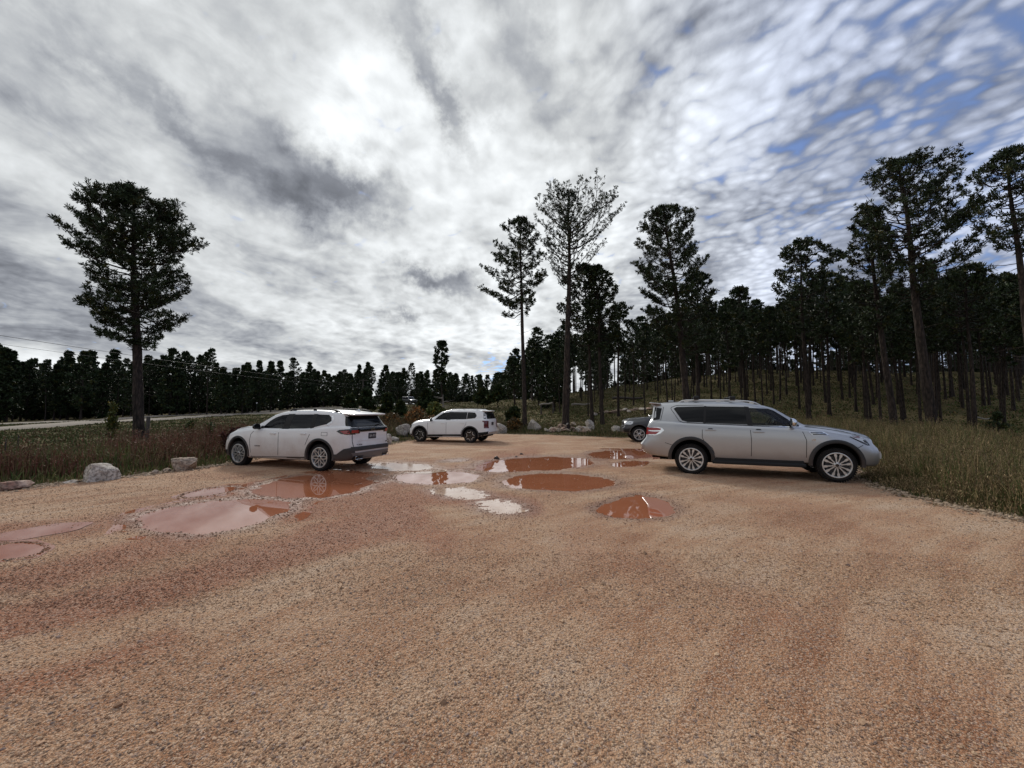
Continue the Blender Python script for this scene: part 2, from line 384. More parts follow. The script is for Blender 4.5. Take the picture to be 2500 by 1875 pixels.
# ------------------------------------------------------------------ puddles, measured in the photo, laid out on the lot
# centre u,v, half width, half height (px of the photo), tilt deg, depth m, thin?
PUD = [
 ('far', 1302, 1133, 152, 17, -3, .035, 0, 'long reddish brown puddle with three dark stones at its far edge, mirroring pines'),
 ('farR', 1512, 1110, 80, 11, 0, .03, 0, 'narrow brown puddle just behind the silver SUV rear bumper, reflecting the pickup wheel'),
 ('mid', 1362, 1177, 137, 20, 1, .035, 0, 'oval orange brown puddle in the middle of the lot between two other puddles'),
 ('midL', 1074, 1165, 104, 16, 0, .03, 0, 'pale oval puddle in the lot right of the white SUV exhaust'),
 ('near', 1556, 1241, 96, 27, 0, .035, 0, 'rounded orange puddle nearest the silver SUV rear wheel, standing alone'),
 ('shine', 1228, 1238, 56, 18, 4, .008, 1, 'small shallow bright white puddle surrounded by wet gravel'),
 ('shine2', 1120, 1204, 58, 11, 4, .007, 1, 'thin bright sheet of water on gravel in front of the pale oval puddle'),
 ('shine3', 985, 1140, 76, 9, 2, .007, 1, 'streaky bright shallow water right of the white SUV rear bumper'),
 ('shine4', 1112, 1124, 30, 3.4, -4, .006, 1, 'narrow bright streak of shallow water beyond the pale oval puddle'),
 ('wetR', 1532, 1133, 34, 6, -4, .010, 1, 'tiny dark puddle left of the silver SUV rear wheel'),
 ('big', 520, 1260, 178, 36, -7, .04, 0, 'large pinkish puddle at lower left, pale with reflected cloud'),
 ('gmc', 765, 1188, 140, 25, -6, .04, 0, 'rusty orange puddle mirroring the alloy wheel of the big white SUV'),
 ('gmc2', 845, 1160, 62, 9, 0, .02, 1, 'dark thin puddle under the rear bumper of the big white SUV'),
 ('slim', 512, 1201, 62, 8, -9, .02, 0, 'slim pale puddle between the big left puddle and the roadside boulders'),
 ('edge', 30, 1345, 68, 17, -6, .03, 0, 'pink puddle cut off by the left edge of the photo'),
 ('pink', 95, 1298, 80, 8, -9, .008, 1, 'shallow pinkish film of water above the puddle at the left edge'),
]
def pud_e(q, u, v):
    _, cu, cv, a, b, ang, dep, thin, _l = q
    c, s = math.cos(R(ang)), math.sin(R(ang))
    du = u-cu; dv = v-cv
    p = (du*c+dv*s)/a; r = (-du*s+dv*c)/b
    if q[0] == 'gmc': r = r-.35*np.tanh(p*1.5)*.6+.0
    if q[0] == 'big': r = r+.25*(p*p-.4)
    if q[0] == 'near': r = r-.28*(p*p-.3)
    return np.sqrt(p*p+r*r)
# muddy tracks (photo px poly-lines, half width px, strength)
TRK = [([(-200,1560),(120,1500),(400,1440),(640,1370),(860,1300),(1000,1255)], 48, 1.0), ([(-100,1430),(150,1400),(330,1350),(480,1310)], 40, .8),
       ([(0,1300),(180,1290),(340,1262),(480,1225),(620,1190)], 34, .75), ([(700,1250),(850,1235),(1000,1215),(1180,1215),(1300,1235)], 30, .8),
       ([(930,1235),(1000,1280),(1080,1330)], 60, .35), ([(1650,1230),(1800,1215),(1980,1235),(2300,1290)], 30, .25), ([(1400,1330),(1600,1400),(1900,1500)], 60, .3),
       ([(620,1215),(800,1215),(950,1190),(1100,1150),(1300,1110)], 28, .6), ([(-50,1680),(200,1640),(420,1560)], 55, .45)]
def red_mask(u, v, X, Y):
    m = np.zeros_like(u)
    for pl, w, s in TRK:
        pl = np.array(pl, float); best = np.full(u.shape, 1e9)
        for a, b in zip(pl[:-1], pl[1:]):
            e = b-a; t = np.clip(((u-a[0])*e[0]+(v-a[1])*e[1])/(e@e), 0, 1)
            best = np.minimum(best, np.hypot(u-a[0]-t*e[0], (v-a[1]-t*e[1])*1.2))
        m = np.maximum(m, s*np.exp(-(best/w)**2))
    return m
def lot_fields(X, Y):
    P = np.stack([X, Y, np.zeros_like(X)], -1); u, v = project(P.reshape(-1, 3)); u = u.reshape(X.shape); v = v.reshape(X.shape)
    ok = Y > 1.0
    base = lot_base(X, Y)
    n1 = fbm(X*2.2, Y*2.2, 21)-.5; n2 = fbm(X*9, Y*9, 33, 3)-.5
    z = base+n1*.018+n2*.010+(fbm(X*.35, Y*.35, 5)-.5)*.03
    # wheel ruts following the curving tracks
    th = np.hypot(X-14, Y+9); z = z+np.sin(th*3.1+fbm(X*.3, Y*.3, 8)*4)*.006*sstep(.35, .6, fbm(X*.2, Y*.2, 90))
    wet = np.zeros_like(X)
    wob = (fbm(X*1.6, Y*1.6, 44)-.5)*.34+(fbm(X*7, Y*7, 45)-.5)*.16
    for q in PUD:
        e0 = np.where(ok, pud_e(q, u, v), 9); e = e0+wob*(1.8 if q[7] else 1.1)
        wl = base-.010
        if q[7]:
            zz = wl-q[6]*.6*(1-sstep(.1, 1.0, e))+(fbm(X*11, Y*11, 61, 3)-.44)*.020*sstep(-.2, 1.1, e)+n2*.006
            k = 1-sstep(.75, 1.5, e); z = z*(1-k)+zz*k
            wet = np.maximum(wet, 1-sstep(.8, 2.2, e))
        else:
            zz = wl+.016*sstep(.95, 1.12, e)-q[6]*(1-sstep(.70, 1.0, e))-.004*(1-sstep(.9, 1.02, e))+n2*.008
            k = 1-sstep(1.05, 1.5, e); z = z*(1-k)+zz*k
            wet = np.maximum(wet, .95*(1-sstep(1.05, 1.5, e)))
    mine = np.full(X.shape, 9.)      # the land round every sheet of water stands above it
    for q in PUD: mine = np.minimum(mine, np.where(ok, pud_e(q, u, v), 9)/(1.22 if q[7] else 1.14))
    mine = mine+wob*.75
    z = np.where((mine > 1) & (mine < 2.6), np.maximum(z, base-.0045+n2*.006), z)
    red = np.where(ok, red_mask(u, v, X, Y), 0)*1.15+(fbm(X*.5, Y*.5, 70)-.5)*.8
    wet = np.clip(wet+.55*np.clip(red-.35, 0, 1)*(fbm(X*1.3, Y*1.3, 12)), 0, 1)
    return z, wet, np.clip(red, 0, 1)

def lot_fn(nt, b):
    p = geopos(nt)
    wet = attr(nt, 'wet'); red = attr(nt, 'red')
    big = nt.noise(p, .55, 5, .6); mid = nt.noise(p, 4.5, 5, .65); fine = nt.noise(p, 38, 5, .7)
    # track-wise streaks
    X, Y, Z = nt.sep(p); th = nt.vm('LENGTH', nt.vm('SUBTRACT', nt.comb(X, Y, 0.), (14., -9., 0.)))
    ang = nt.m('ARCTAN2', nt.m('SUBTRACT', X, 14.), nt.m('ADD', Y, 9.))
    stk = nt.noise(nt.comb(nt.m('MULTIPLY', th, 2.2), nt.m('MULTIPLY', ang, 5.), 0.), 1.6, 6, .62)
    stone = nt.vor(p, 115.); st2 = nt.vor(p, 46.)
    dry = nt.ramp(nt.m('ADD', nt.m('MULTIPLY', nt.m('SUBTRACT', big, .5), .9), nt.m('ADD', nt.m('MULTIPLY', nt.m('SUBTRACT', stk, .5), .75), .5)), [(.32, (.36, .165, .083)), (.45, (.50, .275, .152)), (.56, (.585, .372, .228)), (.68, (.63, .45, .31))])
    clay = nt.ramp(mid, [(.3, (.30, .098, .045)), (.6, (.42, .165, .080)), (.8, (.50, .25, .14))])
    rf = nt.ss(nt.m('ADD', red, nt.m('MULTIPLY', nt.m('SUBTRACT', stk, .5), 1.1)), .12, .75)
    col = nt.mix(nt.m('MULTIPLY', rf, .95), dry, clay)
    # single stones: each its own tone
    tone = nt.sep(stone.outputs['Color'])[0]; tone2 = nt.sep(st2.outputs['Color'])[1]
    col = nt.mix(nt.m('MULTIPLY', nt.ss(tone, .55, .95), .6), col, (.70, .56, .43))
    col = nt.mix(nt.m('MULTIPLY', nt.ss(tone, .32, .0), .6), col, (.20, .115, .075))
    col = nt.mix(nt.m('MULTIPLY', nt.ss(tone2, .88, .98), .45), col, (.24, .20, .19))
    gap = nt.ss(stone.outputs['Distance'], .38, .62); col = nt.mix(nt.m('MULTIPLY', gap, .30), col, (.12, .06, .035))
    col = nt.mix(nt.m('MULTIPLY', nt.ss(fine, .50, .30), .35), col, (.16, .085, .05))
    wetc = nt.mix(1., col, (.52, .43, .40), 'MULTIPLY')
    col = nt.mix(nt.m('MULTIPLY', wet, .85), col, wetc)
    nt.put(b.inputs['Base Color'], col)
    nt.put(b.inputs['Roughness'], nt.m('MULTIPLY_ADD', nt.m('MULTIPLY', wet, nt.ss(mid, .2, .7)), -.42, .92))
    nt.put(b.inputs['Specular IOR Level'], nt.m('MULTIPLY_ADD', wet, .35, .2))
    h = nt.m('ADD', nt.m('MULTIPLY', nt.m('SUBTRACT', 1., stone.outputs['Distance']), .5), nt.m('ADD', nt.m('MULTIPLY', nt.m('SUBTRACT', 1., st2.outputs['Distance']), .9), nt.m('ADD', nt.m('MULTIPLY', fine, .7), nt.m('MULTIPLY', mid, 1.4))))
    bn = nt.new('ShaderNodeBump'); bn.inputs['Distance'].default_value = .013
    nt.put(bn.inputs['Strength'], nt.m('MULTIPLY_ADD', wet, -.35, 1.)); nt.put(bn.inputs['Height'], h)
    nt.put(b.inputs['Normal'], bn.outputs[0])
M_LOT = mat('red gravel', fn=lot_fn)
def build_lot():
    ys = np.concatenate([np.arange(-12, 1.0, .5), np.arange(1.0, 6, .05), np.arange(6, 16.5, .045), np.arange(16.5, 31.5, .13)])
    def strip(xs, ysub, name=None):
        X, Y = np.meshgrid(xs, ysub); return X, Y
    xs = np.arange(-13.5, 15.2, .07)
    X, Y = np.meshgrid(xs, ys); Z, wet, red = lot_fields(X, Y)
    d = lot_sdf(X, Y)+(fbm(X*2.5, Y*2.5, 77)-.5)*.7+(fbm(X*11, Y*11, 78, 2)-.5)*.16
    Z = Z-.07*sstep(-.25, .12, d)
    ny, nx = X.shape; keep = d < .10
    i, j = np.meshgrid(np.arange(ny-1), np.arange(nx-1), indexing='ij')
    F = np.stack([i*nx+j, i*nx+j+1, (i+1)*nx+j+1, (i+1)*nx+j], -1).reshape(-1, 4)
    F = F[keep.ravel()[F].all(1)]
    used = np.unique(F); mp = np.full(ny*nx, -1); mp[used] = np.arange(len(used))
    V = np.stack([X, Y, Z], -1).reshape(-1, 3)[used]
    me = mk_mesh('gravel_lot', V, [mp[F]])
    add_f(me, 'wet', wet.ravel()[used]); add_f(me, 'red', red.ravel()[used])
    tag(link('gravel_lot', me, M_LOT), kind='structure')
build_lot()

def pud_fn(nt, b):
    p = geopos(nt); n = nt.noise(p, 1.2, 3, .5)
    nt.put(b.inputs['Base Color'], nt.mix(n, (.30, .095, .040), (.39, .155, .085)))
def shal_fn(nt, b):
    p = geopos(nt); n = nt.noise(p, 5., 4, .6)
    nt.put(b.inputs['Base Color'], nt.mix(n, (.42, .24, .15), (.66, .50, .38)))  # pale gravel under thin water, base lightened to paint in the bright sky sheen
M_SHAL = mat('shallow water painted sheen', rough=.05, spec=.5, fn=shal_fn, IOR=1.5)
M_PUD = mat('muddy water', rough=.012, spec=.5, fn=pud_fn, IOR=1.42)
V0s = []
def build_puddles():
    for q in PUD:
        cu, cv, a, b, ang = q[1:6]; c, s = math.cos(R(ang)), math.sin(R(ang)); k = 1.62 if q[7] else 1.48
        pts = []
        for i in range(64):
            t = 2*math.pi*i/64; p = a*k*math.cos(t); r = b*k*math.sin(t)
            g = gnd(cu+p*c-r*s, cv+p*s+r*c, 0); pts.append(g[:2])
        pts = np.array(pts); ctr = pts.mean(0)
        z = float(lot_base(ctr[0], ctr[1]))-.0105+.0008*PUD.index(q)-.006*0
        # sheet ends only where the gravel is above it
        pts = ctr+(pts-ctr)*(1+.05*np.sin(np.arange(64)*.59+len(V0s)))[:, None]; V0s.append(1)
        V = [(ctr[0], ctr[1], z)]+[(x, y, z) for x, y in pts]
        F = np.array([(0, i+1, (i+1) % 64+1) for i in range(64)])
        me = mk_mesh('puddle', V, [F], smooth=False)
        tag(link('puddle', me, M_SHAL if q[0].startswith('sh') or q[0] == 'streak' else M_PUD), q[8], 'puddle', 'puddles on the gravel lot')
build_puddles()
def water_mask(x, y):
    u, v = project(np.stack([x, y, np.zeros_like(x)], -1)); m = np.full(u.shape, 9.)
    for q in PUD:
        if not q[7]: m = np.minimum(m, pud_e(q, u, v))
    return m

# ------------------------------------------------------------------ loose gravel
_ico = bmesh.new(); bmesh.ops.create_icosphere(_ico, subdivisions=1, radius=1)
ICO_V = np.array([v.co[:] for v in _ico.verts]); ICO_F = np.array([[v.index for v in f.verts] for f in _ico.faces]); _ico.free()
OCT_V = np.array([(1,0,0),(-1,0,0),(0,1,0),(0,-1,0),(0,0,1),(0,0,-1.)]); OCT_F = np.array([(0,2,4),(2,1,4),(1,3,4),(3,0,4),(2,0,5),(1,2,5),(3,1,5),(0,3,5)])
def scatter_stones(name, P, S, cols, V0, F0, m, flat=.6, kind='stuff'):
    n = len(P); k = len(V0); g = np.random.default_rng(5)
    V = V0[None]*(1+g.uniform(-.32, .32, (n, k, 1)))
    V = V*np.stack([g.uniform(.75, 1.25, n), g.uniform(.7, 1.1, n), g.uniform(.45, .8, n)*flat/.6], -1)[:, None]*S[:, None, None]
    a = g.uniform(0, 6.28, n); c, s = np.cos(a)[:, None], np.sin(a)[:, None]
    x = V[..., 0]*c-V[..., 1]*s; y = V[..., 0]*s+V[..., 1]*c
    t = g.normal(0, .25, n)[:, None]; z = V[..., 2]+x*t
    W = np.stack([x, y, z], -1)+P[:, None]
    F = (F0[None]+(np.arange(n)*k)[:, None, None]).reshape(-1, 3)
    me = mk_mesh(name, W.reshape(-1, 3), [F], smooth=False)
    add_col(me, np.repeat(cols, k, 0))
    o = link(name, me, m); tag(o, kind=kind); return o
def stone_fn(nt, b):
    c = attr(nt, 'Col', 'Color'); p = geopos(nt); n = nt.noise(p, 60, 3, .6)
    nt.put(b.inputs['Base Color'], nt.mix(nt.ss(n, .3, .7), nt.vm('MULTIPLY', c, (.75, .72, .7)), c))
M_STONE = mat('loose stones', rough=.85, spec=.3, fn=stone_fn)
def build_gravel():
    g = np.random.default_rng(3)
    def lay(n, y0, y1, p, s0, s1, seed, V0, F0, nm):
        y = (y0**p+(y1**p-y0**p)*g.random(n))**(1/p); x = (g.random(n)*2-1)*(y*1.42+.6)
        dens = fbm(x*1.1, y*1.1, seed)*.6+fbm(x*.3, y*.3, seed+3)*.5
        ok = (g.random(n) < sstep(.36, .72, dens)+.22) & (lot_sdf(x, y) < -.02) & (water_mask(x, y) > 1.03)
        x = x[ok]; y = y[ok]; n = len(x)
        z, wet, red = lot_fields(x, y)
        S = s0*(s1/s0)**(g.random(n)**1.8); S = np.where(g.random(n) < .004, S*2.3, S)
        t = g.random((n, 1)); base = np.array([.56, .40, .26])*(1-t)+np.array([.40, .235, .14])*t
        grey = g.random((n, 1)) < .09; base = np.where(grey, np.array([.36, .275, .23])*g.uniform(.6, 1.3, (n, 1)), base)
        clay = np.array([.30, .125, .07]); r = red[:, None]*.7; base = base*(1-r)+clay*r
        base = base*g.uniform(.66, 1.3, (n, 1))*(1-.42*wet[:, None])
        scatter_stones(nm, np.stack([x, y, z+S*.18], -1), S, base, V0, F0, M_STONE)
    lay(95000, 1.7, 4.8, .6, .0025, .0105, 101, ICO_V, ICO_F, 'gravel')
    lay(110000, 3.5, 11, .8, .0045, .0135, 107, OCT_V, OCT_F, 'gravel')
    lay(20000, 8, 29, 1.0, .009, .020, 109, OCT_V, OCT_F, 'gravel')
    # pebbles washed out along the rims of the puddles
    X = []; Y = []
    for q in PUD:
        _, cu, cv, a, b, ang, dep, thin, _l = q; n = int(17*a**.75) if not thin else int(6*a**.75); t = g.uniform(0, 6.28, n); k = 1+g.normal(.10, .15, n); c, s_ = math.cos(R(ang)), math.sin(R(ang))
        for tt, kk in zip(t, k):
            p = a*kk*math.cos(tt); r_ = b*kk*math.sin(tt); w = gnd(cu+p*c-r_*s_, cv+p*s_+r_*c, 0); X.append(w[0]); Y.append(w[1])
    x = np.array(X); y = np.array(Y); z, wet, red = lot_fields(x, y); m = z > lot_base(x, y)-.022; x, y, z = x[m], y[m], z[m]; n = len(x)
    S = .006*3.4**(g.random(n)**2)*(.7+y/30); scatter_stones('gravel', np.stack([x, y, np.maximum(z, lot_base(x, y)-.012)+S*.1], -1), S, np.array([.34, .20, .13])*g.uniform(.5, 1.5, (n, 1)), ICO_V, ICO_F, M_STONE)
    # coarse stones pushed up along the edges of the lot
    n = 9000; seg = g.integers(0, len(LP), n); t = g.random((n, 1)); q = LP[seg]*(1-t)+LP[(seg+1) % len(LP)]*t
    q = q+g.normal(0, .22, (n, 2)); ok = q[:, 1] > 1; q = q[ok]; n = len(q)
    z = np.where(lot_sdf(q[:, 0], q[:, 1]) < 0, lot_base(q[:, 0], q[:, 1])-.005, ground_z(q[:, 0], q[:, 1]))
    S = .012*4**(g.random(n)**2.5); base = np.array([.40, .30, .21])*g.uniform(.6, 1.25, (n, 1))
    scatter_stones('gravel', np.stack([q[:, 0], q[:, 1], z+S*.2], -1), S, base, ICO_V, ICO_F, M_STONE)
build_gravel()

# ------------------------------------------------------------------ roads on the far left
ROADS = []
def strip(name, pts, w, m, lift=.10, label=None):
    pts = np.array(pts, float); ROADS.append(pts); t = np.linspace(0, 1, len(pts)); tt = np.linspace(0, 1, 120)
    P = np.stack([np.interp(tt, t, pts[:, k]) for k in range(2)], -1)
    for _ in range(10): P[1:-1] = (P[:-2]+2*P[1:-1]+P[2:])/4
    T = np.gradient(P, axis=0); T /= np.linalg.norm(T, axis=1)[:, None]; N = np.stack([-T[:, 1], T[:, 0]], -1)
    rows = []
    for o, dz in ((-1.25, -.55), (-1, 0), (0, .03), (1, 0), (1.25, -.55)):
        q = P+N*o*w/2; rows.append((q, dz))
    zc = ground_z(P[:, 0], P[:, 1])
    zm = np.max([ground_z(q[:, 0], q[:, 1]) for q, _ in rows], axis=0)
    V = []
    for q, dz in rows: V.append(np.stack([q[:, 0], q[:, 1], zm+lift+dz], -1))
    n = len(P); V = np.concatenate(V); F = []
    for k in range(4):
        i = np.arange(n-1); F.append(np.stack([k*n+i, k*n+i+1, (k+1)*n+i+1, (k+1)*n+i], -1))
    o = link(name, mk_mesh(name, V, F), m); tag(o, kind='structure'); return o
def road_fn(nt, b):
    n = nt.noise(geopos(nt), .8, 4, .6); nt.put(b.inputs['Base Color'], nt.mix(n, (.21, .18, .145), (.31, .265, .21)))
M_ROAD = mat('pale road', rough=.95, fn=road_fn)
def road_pt(u, v, y): return at_depth(u, v, y)[:2]
strip('road', [(-52, -20), (-52, 20), road_pt(0, 1047, 41), road_pt(256, 1034, 54), road_pt(512, 1017, 78), road_pt(661, 1010, 97), road_pt(760, 1006, 112)], 4.2, M_ROAD)
strip('road', [(-82, 20), road_pt(0, 1038, 53), road_pt(328, 1020, 74), road_pt(500, 1011, 92), road_pt(700, 1001, 112), road_pt(832, 995, 116), road_pt(940, 990, 104), (-24.5, 96.5), (-14, 96), (2, 112)], 3.2, M_ROAD)
# ------------------------------------------------------------------ vehicles
def paint_fn(col, mud, ztop, amt):
    def fn(nt, b):
        p = objco(nt); X, Y, Z = nt.sep(p)
        n = nt.noise(p, 2.2, 5, .6); f = nt.noise(p, 22, 4, .7)
        k = nt.m('MULTIPLY', nt.ss(nt.m('ADD', Z, nt.m('MULTIPLY', nt.m('SUBTRACT', n, .5), .7)), ztop, .22), amt)
        k = nt.m('MULTIPLY', k, nt.ss(f, .05, .6, .6, 1.))
        nt.put(b.inputs['Base Color'], nt.mix(k, col, mud))
        nt.put(b.inputs['Roughness'], nt.m('MULTIPLY_ADD', k, .4, b.inputs['Roughness'].default_value))
        nt.put(b.inputs['Coat Weight'], nt.m('SUBTRACT', b.inputs['Coat Weight'].default_value, k, clamp=True))
    return fn
MUD = (.30, .18, .12)
M_SILVER = mat('silver paint', (.5, .5, .5), rough=.30, metal=.70, coat=.7, fn=paint_fn((.46, .47, .485), MUD, .85, .45), Coat_Roughness=.08)
M_WHITE = mat('white paint', rough=.42, coat=.7, fn=paint_fn((.80, .80, .79), (.34, .20, .13), 1.05, .62), Coat_Roughness=.06)
M_WHITE2 = mat('clean white paint', rough=.42, coat=.7, fn=paint_fn((.82, .82, .81), MUD, .7, .25), Coat_Roughness=.06)
M_GREYP = mat('dark grey paint', rough=.4, metal=.3, coat=.7, fn=paint_fn((.040, .040, .043), (.16, .11, .08), .8, .4), Coat_Roughness=.08)
M_GLASS = mat('tinted glass', (.008, .009, .010), rough=.03, spec=.32)
def clear_fn(nt, b):
    t = nt.new('ShaderNodeBsdfTransparent'); t.inputs[0].default_value = (.62, .68, .66, 1)
    g = nt.new('ShaderNodeBsdfGlossy'); g.inputs['Roughness'].default_value = .02
    f = nt.new('ShaderNodeFresnel'); f.inputs[0].default_value = 1.5
    m = nt.new('ShaderNodeMixShader'); nt.put(m.inputs[0], nt.m('MULTIPLY', f.outputs[0], .9)); nt.put(m.inputs[1], t.outputs[0]); nt.put(m.inputs[2], g.outputs[0])
    nt.L.new(m.outputs[0], nt.t.nodes['Material Output'].inputs[0])
M_CLEAR = mat('clear glass', fn=clear_fn)
M_BLACK = mat('black plastic', (.012, .012, .013), rough=.55, spec=.35)
M_GLOSSB = mat('gloss black', (.008, .008, .009), rough=.12, coat=.5)
M_TRIM = mat('dark trim', rough=.6, fn=paint_fn((.030, .030, .032), (.17, .11, .08), .75, .4))
M_LINER = mat('wheel well', (.008, .007, .007), rough=.95, spec=.1)
def tyre_fn(nt, b):
    p = objco(nt); n = nt.noise(p, 9, 4, .7)
    nt.put(b.inputs['Base Color'], nt.mix(nt.ss(n, .5, .8), (.014, .013, .013), (.060, .042, .032)))
M_TYRE = mat('tyre rubber', rough=.8, spec=.25, fn=tyre_fn)
M_ALLOY = mat('machined alloy', (.62, .62, .62), rough=.28, metal=.75)
M_DALLOY = mat('dark alloy pocket', (.035, .035, .038), rough=.4, metal=.4)
M_CHROME = mat('chrome', (.75, .76, .78), rough=.10, metal=1.)
M_RED = mat('red lamp lens', (.30, .010, .012), rough=.12, spec=.6, coat=.6)
M_DRED = mat('dark red lamp lens', (.10, .006, .010), rough=.12, spec=.6, coat=.6)
M_LENS = mat('lamp lens', (.55, .57, .60), rough=.12, spec=.6, coat=.7, metal=.35)
M_SEAM = mat('panel gap', (.02, .02, .02), rough=.9, spec=.1)
M_PLATE = mat('plate', (.45, .45, .43), rough=.5)
M_PLATED = mat('plate dark', (.02, .02, .03), rough=.5)
M_SEAT = mat('seat cloth', (.16, .14, .12), rough=.8)
M_BRAKE = mat('rusty brake disc', (.28, .17, .11), rough=.6, metal=.5)

def smooth_interp(x, pts, sig=.05):
    pts = sorted(pts); px = [p[0] for p in pts]; pz = [p[1] for p in pts]
    o = np.zeros_like(x, float); ws = 0
    for k in np.linspace(-2, 2, 9):
        w = math.exp(-k*k/2); o += w*np.interp(x+k*sig, px, pz); ws += w
    return o/ws

class Car:
    def __init__(s, name, S, label, cat, group=None):
        s.S = S; s.root = empty(name); tag(s.root, label, cat, group)
        s.W = S['W']; s.body()
    # ---- body shell
    def body(s):
        S = s.S; W = S['W']; x0, x1 = S['x']
        xs = np.concatenate([[x0, x0+.012, x0+.035, x0+.07], np.arange(x0+.11, x1-.10, .045), [x1-.07, x1-.035, x1-.012, x1]])
        zt = smooth_interp(xs, S['top'], S.get('sig', .04)); zb = smooth_interp(xs, S['belt'], .05); zo = smooth_interp(xs, S['bot'], .06)
        zb = np.minimum(zb, zt-.02)
        f = np.interp(xs, [x0, x0+.06, x0+.22, x0+.5, x1-.75, x1-.35, x1-.12, x1], S.get('plan', [.86, .91, .965, 1, 1, .965, .90, .80]))
        wr = smooth_interp(xs, S['wr'], .08)
        ins = np.interp(xs, [x0, x0+.012, x0+.035, x0+.07, x1-.07, x1-.035, x1-.012, x1], [.075, .04, .015, 0, 0, .015, .04, .075])
        rows = []
        for x, t, b, o, k, r, i in zip(xs, zt, zb, zo, f, wr, ins):
            w = W*k-i*.7; t = t-i*.5; b = b-i*.35; o = o+i*.5; wb = w*S.get('wb', .955); r = min(r*k, wb-.03)
            h = b-o; e = min(.085, .45*(t-b))
            L = [(0, o), (.6*w, o), (.90*w, o), (.965*w, o+.03), (.985*w, o+.12*min(1, h)), (.995*w, o+.3*h), (w, o+.5*h), (w*.998, o+.68*h), (w*.99, o+.84*h), (w*.978, b-.07),
                 (wb+.012, b-.030), (wb-.006, b-.006), (wb-.03, b+.004)]
            ax, az = wb-.036, b+.008; bx, bz = r, max(t-e, b+.009)
            for q in (0, .2, .4, .6, .8, 1.):
                L.append((ax+(bx-ax)*q+.018*math.sin(math.pi*q)*min(1, (t-b)/.4), az+(bz-az)*q))
            L += [(r-.02, t-.60*e), (r-.055, t-.33*e), (r-.11, t-.14*e), (r-.22, t), (r*.5, t+.012), (0, t+.018)]
            rows.append((x, L))
        s.m = m = len(rows[0][1]); n = len(rows)
        V = []; F = []
        shear_f = S.get('shear_f', [(0, 0)]); shear_r = S.get('shear_r', [(0, 0)])
        def sh(x, y, z):
            wf = float(sstep(x1-.45, x1, x)); wrr = float(sstep(x0+.40, x0, x))
            z0 = z
            x = x+wf*(np.interp(z0, [p[0] for p in shear_f], [p[1] for p in shear_f])+S.get('nose', .15)*(1-(y/W)**2))
            x = x+wrr*(np.interp(z0, [p[0] for p in shear_r], [p[1] for p in shear_r])-S.get('tail', .07)*(1-(y/W)**2))
            return (x, y, z)
        for x, L in rows:
            ring = [(y, z) for y, z in L]+[(-y, z) for y, z in L[-2:0:-1]]
            s.k = k = len(ring)
            for y, z in ring: V.append(sh(x, y, z))
        for i in range(n-1):
            for j in range(k): F.append((i*k+j, (i+1)*k+j, (i+1)*k+(j+1) % k, i*k+(j+1) % k))
        # end caps as horizontal strips so that the rake carries through
        for e, off in ((0, 0), (n-1, (n-1)*k)):
            for j in range(m-1):
                a, b = off+j, off+j+1; c, d = off+((k-j) % k), off+((k-j-1) % k)
                if j == 0: q = (a, b, d)
                elif j == m-2: q = (a, b, c)
                else: q = (a, b, d, c)
                if j == 0 and len(set(q)) < 3: continue
                # split across the width for curvature
                F.append(q if e == 0 else q[::-1])
        me = bpy.data.meshes.new('body'); me.from_pydata([tuple(map(float, v)) for v in V], [], F); me.update()
        bm = bmesh.new(); bm.from_mesh(me)
        cap = [f for f in bm.faces if len(set(round(v.co.y, 3) > 0 for v in f.verts)) == 2 and (f.calc_center_median().x > x1-.2 or f.calc_center_median().x < x0+.15) and abs(f.normal.x) > .55]
        bmesh.ops.recalc_face_normals(bm, faces=bm.faces[:])
        bm.to_mesh(me)
        s.bvh = BVHTree.FromBMesh(bm); bm.free()
        me.materials.append(S['paint']); me.materials.append(M_LINER)
        o = bpy.data.objects.new('body', me); COL.objects.link(o)
        # wheel wells
        mb = MB()
        for wx in (S['wx'][0], S['wx'][1]):
            for sy in (-1, 1):
                p = [(0.0001, sy*(W-.42)), (S['ra'], sy*(W-.42)), (S['ra'], sy*(W+.2)), (0.0001, sy*(W+.2))]
                mb.lathe_y(p, 44, (wx, 0, S['rz']))
        cm = mb.mesh('cut'); cm.materials.append(S['paint']); cm.materials.append(M_LINER)
        cm.polygons.foreach_set('material_index', [1]*len(cm.polygons))
        bm = bmesh.new(); bm.from_mesh(cm); bmesh.ops.remove_doubles(bm, verts=bm.verts[:], dist=.0005); bmesh.ops.recalc_face_normals(bm, faces=bm.faces[:]); bm.to_mesh(cm); bm.free()
        c = bpy.data.objects.new('cut', cm); COL.objects.link(c)
        cuts = [c]
        # window openings with real see-through glass
        for poly in S.get('open', []):
            for sy in (-1, 1):
                b2 = MB(); b2.prism_y([(x, z) for x, z in poly], sy*(W-.38), sy*(W+.1)); q = b2.mesh('cut2'); q.materials.append(S['paint']); q.materials.append(M_LINER)
                q.polygons.foreach_set('material_index', [1]*len(q.polygons))
                q = bpy.data.objects.new('cut', q); COL.objects.link(q); cuts.append(q)
        if S.get('open'):
            b3 = MB(); xa, xb, za, zb2 = S['cabin']
            b3.box(((xa+xb)/2, 0, (za+zb2)/2), (xb-xa, (W-.33)*2, zb2-za)); q = b3.mesh('cut3'); q.materials.append(S['paint']); q.materials.append(M_LINER)
            q.polygons.foreach_set('material_index', [1]*len(q.polygons))
            q = bpy.data.objects.new('cut', q); COL.objects.link(q); cuts.append(q)
        for q in cuts:
            md = o.modifiers.new('b', 'BOOLEAN'); md.operation = 'DIFFERENCE'; md.solver = 'EXACT'; md.object = q
        dg = bpy.context.evaluated_depsgraph_get(); new = bpy.data.meshes.new_from_object(o.evaluated_get(dg), preserve_all_data_layers=True, depsgraph=dg)
